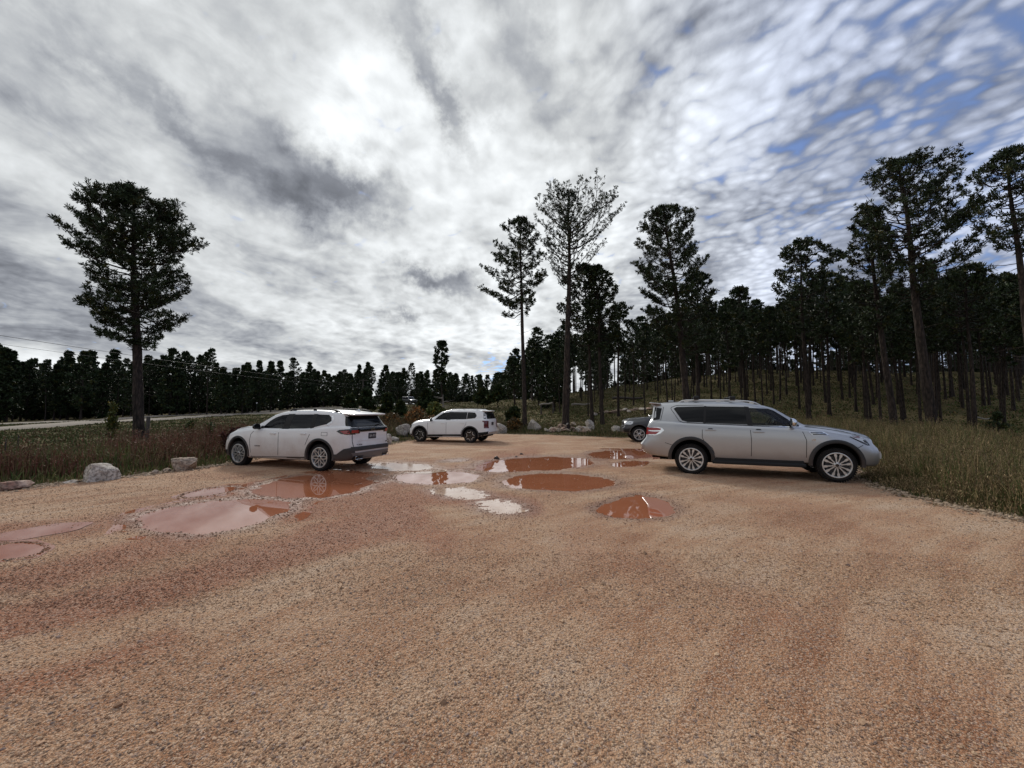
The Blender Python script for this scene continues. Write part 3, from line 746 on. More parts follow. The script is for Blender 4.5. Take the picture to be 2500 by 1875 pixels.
        o.modifiers.clear(); o.data = new; new.name = 'body'
        for q in cuts: bpy.data.objects.remove(q)
        new.polygons.foreach_set('use_smooth', [True]*len(new.polygons)); new.set_sharp_from_angle(angle=R(38))
        o.parent = s.root; s.bodyo = o
    # ---- pieces laid on the body
    def hit(s, p, axis, sgn):
        a, b = p
        if axis == 'y': o = Vector((a, sgn*3, b)); d = Vector((0, -sgn, 0))
        elif axis == 'x': o = Vector((sgn*6, a, b)); d = Vector((-sgn, 0, 0))
        else: o = Vector((a, b, 4)); d = Vector((0, 0, -1))
        h, n, _, _ = s.bvh.ray_cast(o, d)
        s.missed = h is None
        if h is None:
            h, n, _, _ = s.bvh.find_nearest(Vector((a, sgn*s.W, b)) if axis == 'y' else Vector((sgn*2.6, a, b)))
            h = Vector((a, h.y, b)) if axis == 'y' else Vector((h.x, a, b))
            n = Vector((0, sgn, 0)) if axis == 'y' else Vector((sgn, 0, 0))
        return h, n, d
    def panel(s, name, poly, material, axis='y', sgn=1, off=.005, depth=.02, parent=None, grid=.06, dup=False, label=None, clampx=None):
        pts = []
        n = len(poly)
        for i in range(n):
            a = Vector(poly[i]); b = Vector(poly[(i+1) % n]); k = max(1, int((b-a).length/grid+.5))
            for j in range(k): pts.append(a+(b-a)*(j/k))
        nb = len(pts); edges = [(i, (i+1) % nb) for i in range(nb)]
        xs = [p.x for p in pts]; ys = [p.y for p in pts]
        gx = np.arange(min(xs)+grid/2, max(xs), grid); gy = np.arange(min(ys)+grid/2, max(ys), grid)
        allp = pts+[Vector((float(x), float(y))) for x in gx for y in gy if _inpoly(x, y, pts, grid*.35)]
        v2, _, f2, _, _, _ = delaunay_2d_cdt([Vector((p.x, p.y)) for p in allp], edges, [list(range(nb))], 1, 1e-5)
        V = []; nn = len(v2)
        bottom = []; miss = []
        for p in v2:
            h, nrm, d = s.hit((p.x, p.y), axis, sgn)
            miss.append(s.missed); V.append(h-d*off+nrm*0.0); bottom.append(h+d*depth)
        F = [tuple(f) for f in f2 if not any(miss[i] for i in f)] or [tuple(f) for f in f2]
        # skirt
        ec = {}
        for f in F:
            for i in range(len(f)): ec.setdefault(frozenset((f[i], f[(i+1) % len(f)])), []).append((f[i], f[(i+1) % len(f)]))
        bd = [v[0] for v in ec.values() if len(v) == 1]
        idx = {}
        for a, b in bd:
            for q in (a, b):
                if q not in idx: idx[q] = len(V); V.append(bottom[q])
        F += [(a, b, idx[b], idx[a]) for a, b in bd]
        mb = MB(); mb.add(V, F); o = mb.build(name, material, parent or s.root, smooth=True, ang=50)
        if label: o['label'] = label
        return o
    def both(s, name, poly, material, **k):
        return [s.panel(name, poly, material, sgn=g, **k) for g in (1, -1)]
    def line(s, name, pl, w=.012, material=None, axis='y', off=.003, sides=(1, -1), parent=None):
        """thin gap line"""
        for g in sides:
            pts = [Vector(p) for p in pl]; L = []; Rr = []
            for i, p in enumerate(pts):
                t = (pts[min(i+1, len(pts)-1)]-pts[max(i-1, 0)]).normalized(); nrm = Vector((-t.y, t.x))
                L.append(p+nrm*w/2); Rr.append(p-nrm*w/2)
            s.panel(name, [tuple(q) for q in L+Rr[::-1]], material or M_SEAM, axis=axis, sgn=g, off=off, depth=.004, grid=.12, parent=parent)
    def wheels(s, rt, rr, style, width=.25):
        S = s.S
        proto = None
        for wx in S['wx']:
            for sy in (-1, 1):
                yo = sy*(s.W-.035)
                e = empty('wheel', (wx, yo, rt)); e.parent = s.root
                # outward faces +y in local, mirror by rotation
                e.rotation_euler = (0, random.Random(int(wx*100)+sy).uniform(0, 1.2), 0 if sy > 0 else math.pi)
                if proto is None:
                    proto = []
                    mb = MB(); w = width
                    prof = [(rr-.01, -w), (rr+.02, -w+.005), (rt-.045, -w+.005), (rt-.012, -w+.03), (rt, -w+.07), (rt+.002, -w/2), (rt, -.07), (rt-.012, -.03), (rt-.045, -.008), (rr+.055, .004), (rr+.022, .0), (rr-.004, -.012), (rr-.01, -.03)]
                    mb.lathe_y(prof, 56)
                    # tread grooves as raised shoulder blocks
                    for k in range(48):
                        a = 2*math.pi*k/48; rot = Matrix.Rotation(-a, 3, 'Y')
                        for yy in (-.035, -w+.035):
                            mb.box(rot@Vector((rt-.006, yy, 0)), (.022, .045, .030), rot)
                    proto.append(('tyre', mb.mesh('tyre', True, 35), M_TYRE))
                    rb = MB(); r = rr
                    (MB() if style == 'star' else rb).lathe_y([(r-.002, -.012), (r+.006, .002), (r-.006, .006), (r-.020, .002), (r-.030, -.03), (r-.045, -.10), (r-.05, -w+.02), (r+.0, -w+.01)], 56)
                    sp = MB()
                    def wedge(a, pl, y0=-.045, y1=-.012, m=rb):
                        ca, sa = math.cos(a), math.sin(a)
                        P = [(q*ca-t*sa, q*sa+t*ca) for q, t in pl]; m.prism_y(P, y0, y1)
                    if style == 'twelve':
                        for k in range(12):
                            a = 2*math.pi*k/12+(.035 if k % 2 else -.035)
                            wedge(a, [(.06, -.012), (r*.60, -.011), (r*.74, -.026), (r-.012, -.024), (r-.012, .024), (r*.74, .026), (r*.60, .011), (.06, .012)])
                        sp.lathe_y([(.0001, -.055), (r-.06, -.055), (r-.04, -.09)], 40)
                        rb.lathe_y([(.0001, -.006), (.045, -.006), (.07, -.012), (.085, -.04)], 28)
                        cap = MB().lathe_y([(.0001, .0), (.034, -.001), (.038, -.008)], 24)
                        for k in range(6):
                            a = k*math.pi/3+.2; cap.lathe_y([(.0001, -.002), (.010, -.002), (.011, -.012)], 10, (.062*math.cos(a), 0, .062*math.sin(a)))
                    elif style == 'lattice':
                        for k in range(8):
                            a = 2*math.pi*k/8
                            wedge(a, [(.05, -.020), (r*.45, -.013), (r*.45, .013), (.05, .020)])
                            for t in (-1, 1):
                                wedge(a, [(r*.40, -.012*1), (r*.40, .012), (r-.012, t*.085+.014), (r-.012, t*.085-.014)])
                                wedge(a+t*math.pi/8*.98, [(r*.52, -t*.055), (r*.56, -t*.040), (r-.012, t*.014+.0), (r-.012, t*.014-.026*t)])
                        sp.lathe_y([(.0001, -.060), (r-.06, -.060), (r-.04, -.09)], 40)
                        rb.lathe_y([(.0001, -.004), (.04, -.006), (.062, -.014), (.07, -.04)], 28)
                        cap = MB().lathe_y([(.0001, .002), (.028, .001), (.031, -.006)], 24)
                        for k in range(6):
                            a = k*math.pi/3+.2; cap.lathe_y([(.0001, -.003), (.009, -.003), (.010, -.012)], 10, (.05*math.cos(a), 0, .05*math.sin(a)))
                    elif style == 'star':
                        for k in range(5):
                            a = 2*math.pi*(k+.5)/5
                            P = [(r*.93, -.115), (r*.80, -.085), (r*.70, -.04), (r*.675, 0), (r*.70, .04), (r*.80, .085), (r*.93, .115), (r*.86, .115), (r*.70, .090), (r*.59, .045), (r*.56, 0), (r*.59, -.045), (r*.70, -.090), (r*.86, -.115)]
                            wedge(a, P, -.05, -.006)
                            b2 = 2*math.pi*k/5
                            wedge(b2, [(.04, -.05), (r*.6, -.030), (r-.012, -.06), (r-.012, .06), (r*.6, .030), (.04, .05)], -.055, -.014, sp)
                        sp.lathe_y([(r-.002, -.012), (r+.006, .002), (r-.006, .006), (r-.020, .002), (r-.030, -.03), (r-.045, -.10), (r-.05, -w+.02), (r+.0, -w+.01)], 56)
                        sp.lathe_y([(.0001, -.075), (r-.05, -.075), (r-.035, -.1)], 40)
                        sp.lathe_y([(.0001, -.008), (.05, -.010), (.075, -.03), (.08, -.06)], 28)
                        cap = MB().lathe_y([(.0001, .0), (.026, -.001), (.03, -.010)], 24)
                    else:
                        for k in range(5):
                            a = 2*math.pi*k/5
                            for t in (-1, 1): wedge(a, [(.05, t*.012-.014), (.05, t*.012+.014), (r-.012, t*.052+.020), (r-.012, t*.052-.020)])
                        sp.lathe_y([(.0001, -.060), (r-.06, -.060), (r-.04, -.09)], 40)
                        rb.lathe_y([(.0001, -.004), (.05, -.006), (.075, -.014), (.085, -.04)], 28)
                        cap = MB().lathe_y([(.0001, .002), (.03, .001), (.034, -.006)], 24)
                    proto.append(('rim', rb.mesh('rim', True, 40), M_ALLOY))
                    proto.append(('rim_pocket', sp.mesh('rim_pocket', True, 40), M_DALLOY if style != 'star' else M_GLOSSB))
                    proto.append(('hub_cap', cap.mesh('hub_cap', True, 40), M_GLOSSB))
                for nm, me, mm in proto: link(nm, me, mm if not len(me.materials) else None, e)
    def arch(s, wx, off=.018, r0=None, w=.075, a0=-12, a1=192, mat_=None):
        r0 = r0 or s.S['ra']-.01; z = s.S['rz']
        A = np.radians(np.linspace(a0, a1, 30))
        P = [(wx+(r0+w)*math.cos(a), z+(r0+w)*math.sin(a)) for a in A]+[(wx+r0*math.cos(a), z+r0*math.sin(a)) for a in A[::-1]]
        P = [(x, max(zz, s.S.get('archz', .27))) for x, zz in P]
        for g in (1, -1):
            # own sweep: inner face on the body, outer standing proud
            V = []; F = []
            for i, a in enumerate(A):
                for k, (rr, o) in enumerate(((r0+w+.004, -.02), (r0+w, off*.6), (r0+w*.72, off), (r0+.010, off), (r0, off*.6), (r0, -.07))):
                    x = wx+rr*math.cos(a); zz = max(z+rr*math.sin(a), s.S.get('archz', .27))
                    h, _, _ = s.hit((wx+(r0+w*.9)*math.cos(a), max(z+(r0+w*.9)*math.sin(a), .42)), 'y', g)
                    V.append((x, h.y+g*o, zz))
            m = 6
            for i in range(len(A)-1):
                for k in range(m-1): F.append((i*m+k, i*m+k+1, (i+1)*m+k+1, (i+1)*m+k))
            F += [tuple(range(m)), tuple(range((len(A)-1)*m, len(A)*m))]
            mb = MB().add(V, F); mb.build('wheel_arch_trim', mat_ or M_TRIM, s.root, True, 50)
    def handle(s, x, z, sides=(1, -1), m=None, parent=None, L=.20):
        for g in sides:
            h, _, _ = s.hit((x, z), 'y', g)
            mb = MB(); mb.box((x, h.y+g*.030, z), (L, .022, .030), bev=.009)
            mb.box((x-L*.38, h.y+g*.010, z), (.035, .045, .024)); mb.box((x+L*.38, h.y+g*.010, z), (.035, .045, .024))
            mb.build('door_handle', m or s.S['paint'], s.root)
    def mirror(s, x, z, sz=(.16, .20, .20), m=None, yo=.16):
        for g in (1, -1):
            h, _, _ = s.hit((x, z-.06), 'y', g)
            bm = bmesh.new(); bmesh.ops.create_icosphere(bm, subdivisions=3, radius=1)
            for v in bm.verts:
                c = v.co; c.x = math.copysign(abs(c.x)**.7, c.x); c.z = math.copysign(abs(c.z)**.75, c.z)
                if c.x < -.35: c.x = -.35
                v.co = Vector((c.x*sz[0]*.5+x, h.y+g*(yo+c.y*sz[1]*.5), z+c.z*sz[2]*.5-.012*c.x))
            me = bpy.data.meshes.new('mirror'); bm.to_mesh(me); bm.free(); me.polygons.foreach_set('use_smooth', [True]*len(me.polygons)); me.set_sharp_from_angle(angle=R(35))
            o = link('mirror', me, m or M_GLOSSB, s.root)
            mb = MB(); mb.tube([(x, h.y-g*.02, z-.05), (x, h.y+g*yo*.7, z-.06)], [.035, .028], 8); mb.build('mirror_arm', M_BLACK, o)
    def rails(s, xa, xb, yy, dz=.05, m=None, r=.016, flat=False):
        for g in (1, -1):
            mb = MB(); P = []
            for t in np.linspace(0, 1, 22):
                x = xa+(xb-xa)*t; h, _, _ = s.hit((x, g*yy), 'z', 1)
                e = min(1, min(t, 1-t)/.09); P.append((x, g*yy, h.z+dz*math.sin(e*math.pi/2)-.006))
            mb.tube(P, r, 8)
            for t in (.10, .5, .90):
                x = xa+(xb-xa)*t; h, _, _ = s.hit((x, g*yy), 'z', 1); mb.box((x, g*yy, h.z+dz*.4), (.10, .026, dz*.9))
            mb.build('roof_rail', m or M_BLACK, s.root)
    def text(s, name, body, size, loc, rot, m, parent=None):
        cu = bpy.data.curves.new(name, 'FONT'); cu.body = body; cu.size = size; cu.extrude = .002; cu.align_x = 'CENTER'; cu.align_y = 'CENTER'
        t = bpy.data.objects.new('t', cu); COL.objects.link(t)
        dg = bpy.context.evaluated_depsgraph_get(); me = bpy.data.meshes.new_from_object(t.evaluated_get(dg), depsgraph=dg)
        bpy.data.objects.remove(t); o = link(name, me, m, parent or s.root); o.location = loc; o.rotation_euler = rot; return o
    def seats(s, xs, z, m=None, wheel_x=None):
        for x in xs:
            for y in (-.38, .38):
                mb = MB(); mb.box((x, y, z-.20), (.5, .46, .16), bev=.05); mb.box((x-.24, y, z+.08), (.13, .44, .60), Matrix.Rotation(R(-12), 3, 'Y'), bev=.05)
                mb.box((x-.31, y, z+.47), (.09, .24, .16), bev=.035); mb.build('seat', m or M_SEAT, s.root)
        if wheel_x:
            mb = MB(); c = Vector((wheel_x, .38, z+.16)); rot = Matrix.Rotation(R(-62), 3, 'Y')
            mb.tube([c+rot@Vector((.18*math.cos(a), .18*math.sin(a), 0)) for a in np.linspace(0, 2*math.pi, 25)], .016, 8, False)
            mb.tube([c, c+Vector((.35, 0, -.12))], .03, 8); mb.box(c, (.05, .30, .03), rot); mb.build('steering_wheel', M_BLACK, s.root)
            mb = MB(); mb.box((wheel_x+.42, 0, z+.02), (.42, 1.34, .22), bev=.05); mb.build('dashboard', M_BLACK, s.root)
    def underside(s):
        S = s.S; mb = MB(); a, b = S['wx']; rz = S['rt']
        for wx in (a, b): mb.tube([(wx, -s.W+.25, rz), (wx, s.W-.25, rz)], .045, 8)
        mb.box(((a+b)/2, 0, .36), (b-a-.5, 1.0, .16)); mb.tube([(a+.3, .25, .34), (b-.3, .25, .34)], .05, 8); mb.box((a-.55, 0, .42), (.45, 1.1, .2))
        mb.build('underbody', M_LINER, s.root)
    def place(s, rear, front, dz=0., side=0):
        rear = np.array(rear, float); front = np.array(front, float); d = front-rear; d0 = d/np.hypot(*d)
        k = np.array([-d0[1], d0[0]])*side*(s.W-.03); rear = rear+k; front = front+k; mid = (rear+front)/2
        s.root.location = (mid[0], mid[1], float(min(lot_base(*rear), lot_base(*front)))+dz); s.root.rotation_euler = (0, 0, math.atan2(d[1], d[0]))
def _inpoly(x, y, pts, m):
    c = False; n = len(pts)
    for i in range(n):
        a, b = pts[i], pts[(i+1) % n]
        if (a.y > y) != (b.y > y) and x < (b.x-a.x)*(y-a.y)/(b.y-a.y)+a.x: c = not c
        e = b-a; L = e.length_squared
        if L > 0:
            t = max(0, min(1, ((x-a.x)*e.x+(y-a.y)*e.y)/L))
            if math.hypot(x-a.x-t*e.x, y-a.y-t*e.y) < m: return False
    return c
def rect(a, b, c, d): return [(a, c), (b, c), (b, d), (a, d)]

# ---------- silver SUV
def silver_suv():
    w3 = [(-.19, 1.71), (.24, 1.69), (.36, 1.64), (.62, 1.45), (.78, 1.31), (.78, 1.275), (-.13, 1.285)]
    S = dict(W=1.0, x=(-2.42, 2.16), paint=M_SILVER, wx=(-1.5375, 1.5375), ra=.475, rz=.42, rt=.39, wb=.95, archz=.36,
        top=[(-2.42, 1.80), (-2.16, 1.85), (-1.8, 1.875), (-1.2, 1.88), (-.6, 1.87), (-.18, 1.84), (.2, 1.765), (.40, 1.70), (.70, 1.50), (1.0, 1.30), (1.12, 1.275), (1.5, 1.25), (1.87, 1.18), (2.05, 1.10), (2.16, 1.03)],
        belt=[(-2.42, 1.37), (-1.7, 1.335), (-1.2, 1.31), (0, 1.27), (.8, 1.235), (1.3, 1.17), (1.9, 1.06), (2.16, .98)],
        bot=[(-2.42, .46), (-2.0, .40), (-1.1, .40), (1.0, .40), (1.9, .38), (2.16, .38)],
        wr=[(-2.42, .76), (-1.5, .79), (0, .80), (.35, .78), (.9, .80), (1.3, .82), (2.16, .74)],
        shear_f=[(.30, .05), (.42, .12), (.55, .17), (.68, .17), (.80, .12), (.88, .05), (1.1, 0), (1.2, -.02)],
        shear_r=[(.40, -.06), (.52, -.24), (.64, -.33), (.78, -.33), (.86, -.22), (.96, -.17), (1.2, -.15), (1.34, -.09), (1.45, -.02), (1.75, .04), (1.80, -.03)],
        nose=.18, tail=.10, open=[w3], cabin=(-.55, .95, .95, 1.60))
    c = Car('suv', S, 'silver SUV with roof crossbars parked side-on at the right edge of the gravel', 'car', 'cars parked on the gravel lot')
    for nm, pl, m in (('side_window', [(-1.93, 1.69), (-1.86, 1.735), (-1.18, 1.75), (-1.22, 1.335), (-1.60, 1.345), (-1.73, 1.385)], M_GLASS),
                      ('side_window', [(-1.15, 1.75), (-.27, 1.735), (-.225, 1.295), (-1.19, 1.325)], M_GLASS)):
        c.both(nm, pl, m, off=.004)
    c.both('window_surround', [(-1.19, 1.76), (-1.14, 1.76), (-1.18, 1.32), (-1.23, 1.325)], M_BLACK, off=.006)
    c.both('window_surround', [(-.28, 1.745), (-.18, 1.735), (-.12, 1.28), (-.235, 1.285)], M_BLACK, off=.006)
    c.both('side_window', w3, M_CLEAR, off=.001, depth=.002)
    c.both('window_surround', [(.72, 1.42), (.86, 1.30), (.84, 1.262), (.50, 1.268), (.50, 1.285), (.74, 1.29)], M_BLACK, off=.007)
    c.line('chrome_strip', [(-1.62, 1.325), (-1.2, 1.312), (-.2, 1.275), (.88, 1.25)], .016, M_CHROME, off=.008)
    c.line('window_surround', [(-2.0, 1.69), (-1.985, 1.725), (-1.86, 1.775), (-1.2, 1.785)], .012, M_SEAM); c.line('window_surround', [(-2.0, 1.69), (-1.80, 1.37), (-1.70, 1.325), (-1.5, 1.32)], .012, M_SEAM)
    c.line('door_gap', [(-1.24, 1.31), (-1.26, 1.15), (-1.265, .95), (-1.20, .83), (-1.04, .70), (-.96, .46), (.92, .42)])
    c.line('door_gap', [(-.19, 1.27), (-.17, .9), (-.19, .43)]); c.line('door_gap', [(.86, 1.24), (.96, .95), (.94, .42)])
    c.line('door_gap', [(-2.16, .80), (-1.98, .74)], .012); c.line('door_gap', [(-2.17, 1.84), (-2.20, 1.62), (-2.26, 1.38)], .014)
    c.line('hood_gap', [(.98, 1.27), (1.3, 1.225), (1.7, 1.165), (1.98, 1.09)], .012)
    c.line('door_gap', [(1.95, .80), (2.05, .86)], .012)
    c.handle(-1.07, 1.155, m=M_SILVER, L=.24); c.handle(-.01, 1.125, m=M_SILVER, L=.24)
    for sx in (-1.07, -.01): c.both('handle_recess', [(sx-.07, 1.165), (sx-.04, 1.195), (sx+.04, 1.195), (sx+.07, 1.165)], M_TRIM, off=.002)
    for wx in S['wx']: c.arch(wx, w=.085, off=.026, r0=.47)
    for g in (1, -1):     # running board
        mb = MB(); mb.box((-.06, g*.95, .355), (1.98, .17, .085), bev=.02); mb.box((-.06, g*.935, .425), (1.90, .10, .07)); mb.build('running_board', M_BLACK, c.root)
    c.both('tail_lamp', [(-2.60, 1.195), (-2.34, 1.205), (-2.22, 1.175), (-2.175, 1.12), (-2.26, 1.04), (-2.38, .985), (-2.60, .985)], M_CHROME, off=.012)
    c.both('tail_lamp_lens', [(-2.60, 1.18), (-2.36, 1.19), (-2.25, 1.165), (-2.27, 1.12), (-2.45, 1.11), (-2.60, 1.12)], M_RED, off=.018)
    c.both('tail_lamp_lens', [(-2.60, 1.09), (-2.42, 1.085), (-2.28, 1.09), (-2.39, 1.01), (-2.60, 1.0)], M_RED, off=.018)
    for g in (1, -1):
        yy = (.60*g, .93*g)
        c.panel('tail_lamp_rear', rect(min(yy), max(yy), 1.0, 1.185), M_RED, 'x', -1, off=.012)
    c.panel('rear_window', [(-.66, 1.39), (.66, 1.39), (.63, 1.70), (-.63, 1.70)], M_GLASS, 'x', -1, off=.006)
    c.both('rear_window', [(-2.45, 1.38), (-2.285, 1.40), (-2.225, 1.70), (-2.41, 1.73)], M_GLASS, off=.004)
    c.panel('plate', rect(-.17, .17, .93, 1.05), M_PLATE, 'x', -1, off=.02)
    mb = MB(); mb.box((-2.40, 0, 1.835), (.30, 1.50, .035), Matrix.Rotation(R(5), 3, 'Y'), bev=.015); mb.build('spoiler', M_SILVER, c.root)
    c.both('headlamp', [(1.80, 1.045), (1.86, 1.075), (2.06, 1.075), (2.13, .97), (2.19, .86), (2.14, .855), (2.02, .92)], M_GLOSSB, off=.008)
    c.both('headlamp_lens', [(1.83, 1.045), (1.88, 1.062), (2.03, 1.062), (2.10, .98), (2.15, .88), (2.03, .945)], M_LENS, off=.012)
    c.both('headlamp_lens', [(1.86, 1.055), (2.0, 1.058), (2.02, 1.025), (1.91, 1.028)], M_DRED, off=.017)
    c.both('headlamp_lens', [(2.06, .985), (2.10, .97), (2.14, .90), (2.08, .93)], M_GLASS, off=.017)
    c.both('fender_vent', [(1.0, 1.150), (1.30, 1.155), (1.41, 1.078), (1.08, 1.068)], M_CHROME, off=.010)
    c.both('fender_vent', [(1.045, 1.137), (1.28, 1.142), (1.365, 1.088), (1.095, 1.080)], M_BLACK, off=.014)
    c.both('fender_vent', [(1.075, 1.108), (1.32, 1.112), (1.30, 1.124), (1.065, 1.120)], M_CHROME, off=.018)
    for g in (1, -1):
        h, _, _ = c.hit((1.10, .955), 'y', g); c.text('badge', 'V8', .075, (1.10, h.y+g*.006, .955), (R(90), 0, 0 if g < 0 else math.pi), M_CHROME)
    c.panel('grille', [(-.42, .62), (.42, .62), (.52, .98), (-.52, .98)], M_CHROME, 'x', 1, off=.012)
    c.panel('grille', [(-.34, .66), (.34, .66), (.42, .94), (-.42, .94)], M_BLACK, 'x', 1, off=.02)
    for g in (1, -1):
        yy = sorted((.52*g, .78*g)); c.panel('fog_lamp', rect(yy[0], yy[1], .56, .72), M_LENS, 'x', 1, off=.03)
        yy = sorted((.72*g, .84*g)); c.panel('reflector', rect(yy[0], yy[1], .60, .63), M_DRED, 'x', -1, off=.01)
    c.panel('windscreen', [(-0.64, 1.32), (.64, 1.32), (.58, 1.67), (-.58, 1.67)], M_GLASS, 'x', 1, off=.006)
    c.mirror(.69, 1.365, (.17, .24, .20), M_CHROME, .15)
    c.rails(-1.80, .10, .66, .055, M_ALLOY, .017)
    for x in (-1.37, -.52):
        mb = MB(); h, _, _ = c.hit((x, 0), 'z', 1); z = h.z+.115
        mb.box((x, 0, z), (.07, 1.36, .028), bev=.012)
        for g in (1, -1): mb.box((x, g*.66, z-.035), (.13, .09, .10), bev=.02)
        mb.build('crossbar', M_BLACK, c.root)
    mb = MB(); mb.box((-2.0, 0, 1.905), (.14, .05, .04), bev=.015); mb.build('aerial_fin', M_SILVER, c.root)
    MB().tube([(.95, -.55, 1.31), (.80, -.1, 1.42)], .012, 6).build('wiper', M_BLACK, c.root); MB().tube([(.98, .1, 1.31), (.84, .5, 1.41)], .012, 6).build('wiper', M_BLACK, c.root)
    c.seats([.0], 1.12, wheel_x=.42)
    c.wheels(.39, .285, 'twelve', .27); c.underside()
    mb = MB(); mb.tube([(-2.2, -.6, .40), (-2.5, -.62, .40)], .03, 8); mb.box((-2.35, 0, .46), (.3, 1.2, .08)); mb.build('tow_bar', M_LINER, c.root)
    c.place((4.61, 10.63), (7.46, 9.49), side=1); return c

# ---------- big white SUV on the left
def white_suv():
    w1 = [(.60, 1.105), (.60, 1.16), (.42, 1.31), (.22, 1.41), (-.02, 1.475), (-.28, 1.50), (-.12, 1.105)]
    S = dict(W=.915, x=(-2.22, 2.02), paint=M_WHITE, wx=(-1.535, 1.535), ra=.43, rz=.385, rt=.355, wb=.95, archz=.28,
        top=[(-2.30, 1.50), (-2.1, 1.555), (-1.68, 1.60), (-1.03, 1.625), (-.36, 1.615), (-.01, 1.585), (.34, 1.51), (.69, 1.34), (1.0, 1.19), (1.10, 1.165), (1.43, 1.14), (1.75, 1.09), (1.9, 1.03), (1.98, .95)],
        belt=[(-2.30, 1.20), (-1.75, 1.17), (-1.25, 1.12), (-.3, 1.095), (.9, 1.085), (1.3, 1.05), (1.8, .98), (1.98, .90)],
        bot=[(-2.30, .30), (-1.9, .26), (-1.0, .25), (1.0, .24), (1.98, .26)],
        wr=[(-2.30, .70), (-1.5, .74), (0, .75), (.4, .73), (.9, .77), (1.3, .80), (1.98, .74)],
        shear_f=[(.20, .08), (.35, .14), (.5, .17), (.7, .14), (.85, .08), (1.0, 0)],
        shear_r=[(.28, -.20), (.34, -.26), (.45, -.31), (.64, -.31), (.72, -.26), (.95, -.24), (1.07, -.26), (1.13, -.26), (1.18, -.18), (1.30, -.10), (1.44, -.02), (1.50, .0)],
        plan=[.76, .86, .95, 1, 1, .975, .93, .87], nose=.14, tail=.10, open=[w1], cabin=(-.45, .85, .75, 1.40))
    c = Car('suv', S, 'dusty white SUV with dark lower trim parked beside the rusty orange puddle at left', 'car', 'cars parked on the gravel lot')
    c.both('side_window', w1, M_CLEAR, off=.001, depth=.002)
    c.both('side_window', [(-.50, 1.50), (-1.20, 1.505), (-1.17, 1.135), (-1.0, 1.12), (-.36, 1.105)], M_GLASS, off=.004)
    c.both('side_window', [(-1.32, 1.505), (-1.70, 1.495), (-1.80, 1.42), (-1.83, 1.33), (-1.70, 1.245), (-1.27, 1.155)], M_GLASS, off=.004)
    c.both('window_surround', [(-.27, 1.51), (-.51, 1.515), (-.37, 1.095), (-.12, 1.095)], M_BLACK, off=.006)
    c.both('window_surround', [(-1.19, 1.515), (-1.33, 1.515), (-1.28, 1.145), (-1.16, 1.12)], M_BLACK, off=.006)
    c.both('window_surround', [(.60, 1.095), (.60, 1.17), (.70, 1.17), (.78, 1.095)], M_BLACK, off=.007)
    c.line('chrome_strip', [(-1.82, 1.46), (-1.87, 1.38), (-1.85, 1.30), (-1.72, 1.225)], .035, M_CHROME, off=.008)
    c.line('door_gap', [(-.06, 1.085), (-.08, .66), (-.07, .36)]); c.line('door_gap', [(.84, 1.07), (1.0, .93), (1.04, .75), (1.0, .45), (.96, .30)])
    c.line('door_gap', [(-1.26, 1.12), (-1.20, .96), (-1.06, .68)])
    for q in ([(-1.80, .94), (-1.80, 1.03)], [(-1.80, 1.03), (-1.61, 1.03)], [(-1.61, 1.03), (-1.61, .94)], [(-1.61, .94), (-1.80, .94)]): c.line('fuel_flap_gap', q, .008, sides=(1,))
    c.line('hood_gap', [(.95, 1.15), (1.4, 1.105), (1.78, 1.045)], .010)
    c.handle(.14, .965, L=.20); c.handle(-.98, .98, L=.20)
    for wx in S['wx']: c.arch(wx, w=.06, off=.016, r0=.425)
    c.both('sill_trim', [(-1.10, .36), (1.02, .29), (1.0, .225), (-1.12, .235)], M_TRIM, off=.012)
    # rear quarter cladding and bumper
    c.both('bumper_trim', [(-1.98, .45), (-2.10, .46), (-2.30, .60), (-2.60, .655), (-2.60, .56), (-2.55, .30), (-2.0, .27)], M_TRIM, off=.010, grid=.03)
    c.panel('bumper_trim', [(-.76, .545), (.76, .545), (.76, .655), (-.76, .655)], M_TRIM, 'x', -1, off=.016)
    c.panel('skid_plate', [(-.76, .50), (.76, .50), (.70, .34), (.5, .30), (-.5, .30), (-.70, .34)], mat('grey skid plate', (.16, .15, .15), rough=.45, metal=.4), 'x', -1, off=.020)
    for g in (1, -1):
        yy = sorted((.40*g, .72*g)); c.panel('exhaust_surround', rect(yy[0], yy[1], .305, .415), M_BLACK, 'x', -1, off=.024)
        for k in (.48, .63):
            h, _, _ = c.hit((g*k, .36), 'x', -1); mb = MB()
            P = [(h.x-.03, g*k+.055*a, .36+.036*b) for a, b in ((-1, -1), (1, -1), (1, 1), (-1, 1), (-1, -1), (1, -1))]
            mb.tube(P, .010, 6); mb.build('exhaust_tip', M_CHROME, c.root)
    c.both('tail_lamp', [(-2.08, 1.065), (-2.16, 1.10), (-2.50, 1.13), (-2.52, .975), (-2.36, .975), (-2.2, 1.0)], M_GLOSSB, off=.010, grid=.03)
    c.both('tail_lamp_lens', [(-2.18, 1.07), (-2.42, 1.085), (-2.45, .99), (-2.30, .995)], M_RED, off=.014)
    for g in (1, -1):
        yy = sorted((.50*g, .75*g)); c.panel('tail_lamp_rear', [(yy[0], 1.0), (yy[1], 1.0), (yy[1], 1.12), (yy[0], 1.12)], M_GLOSSB, 'x', -1, off=.012)
        yy = sorted((.56*g, .74*g)); c.panel('tail_lamp_lens', [(yy[0], 1.015), (yy[1], 1.015), (yy[1], 1.09), (yy[0], 1.09)], M_RED, 'x', -1, off=.017)
    c.panel('tailgate_bar', [(-.74, 1.04), (.74, 1.04), (.74, 1.155), (-.74, 1.155)], M_GLOSSB, 'x', -1, off=.014)
    c.panel('rear_window', [(-.70, 1.165), (.70, 1.165), (.64, 1.46), (-.64, 1.46)], M_GLASS, 'x', -1, off=.008)
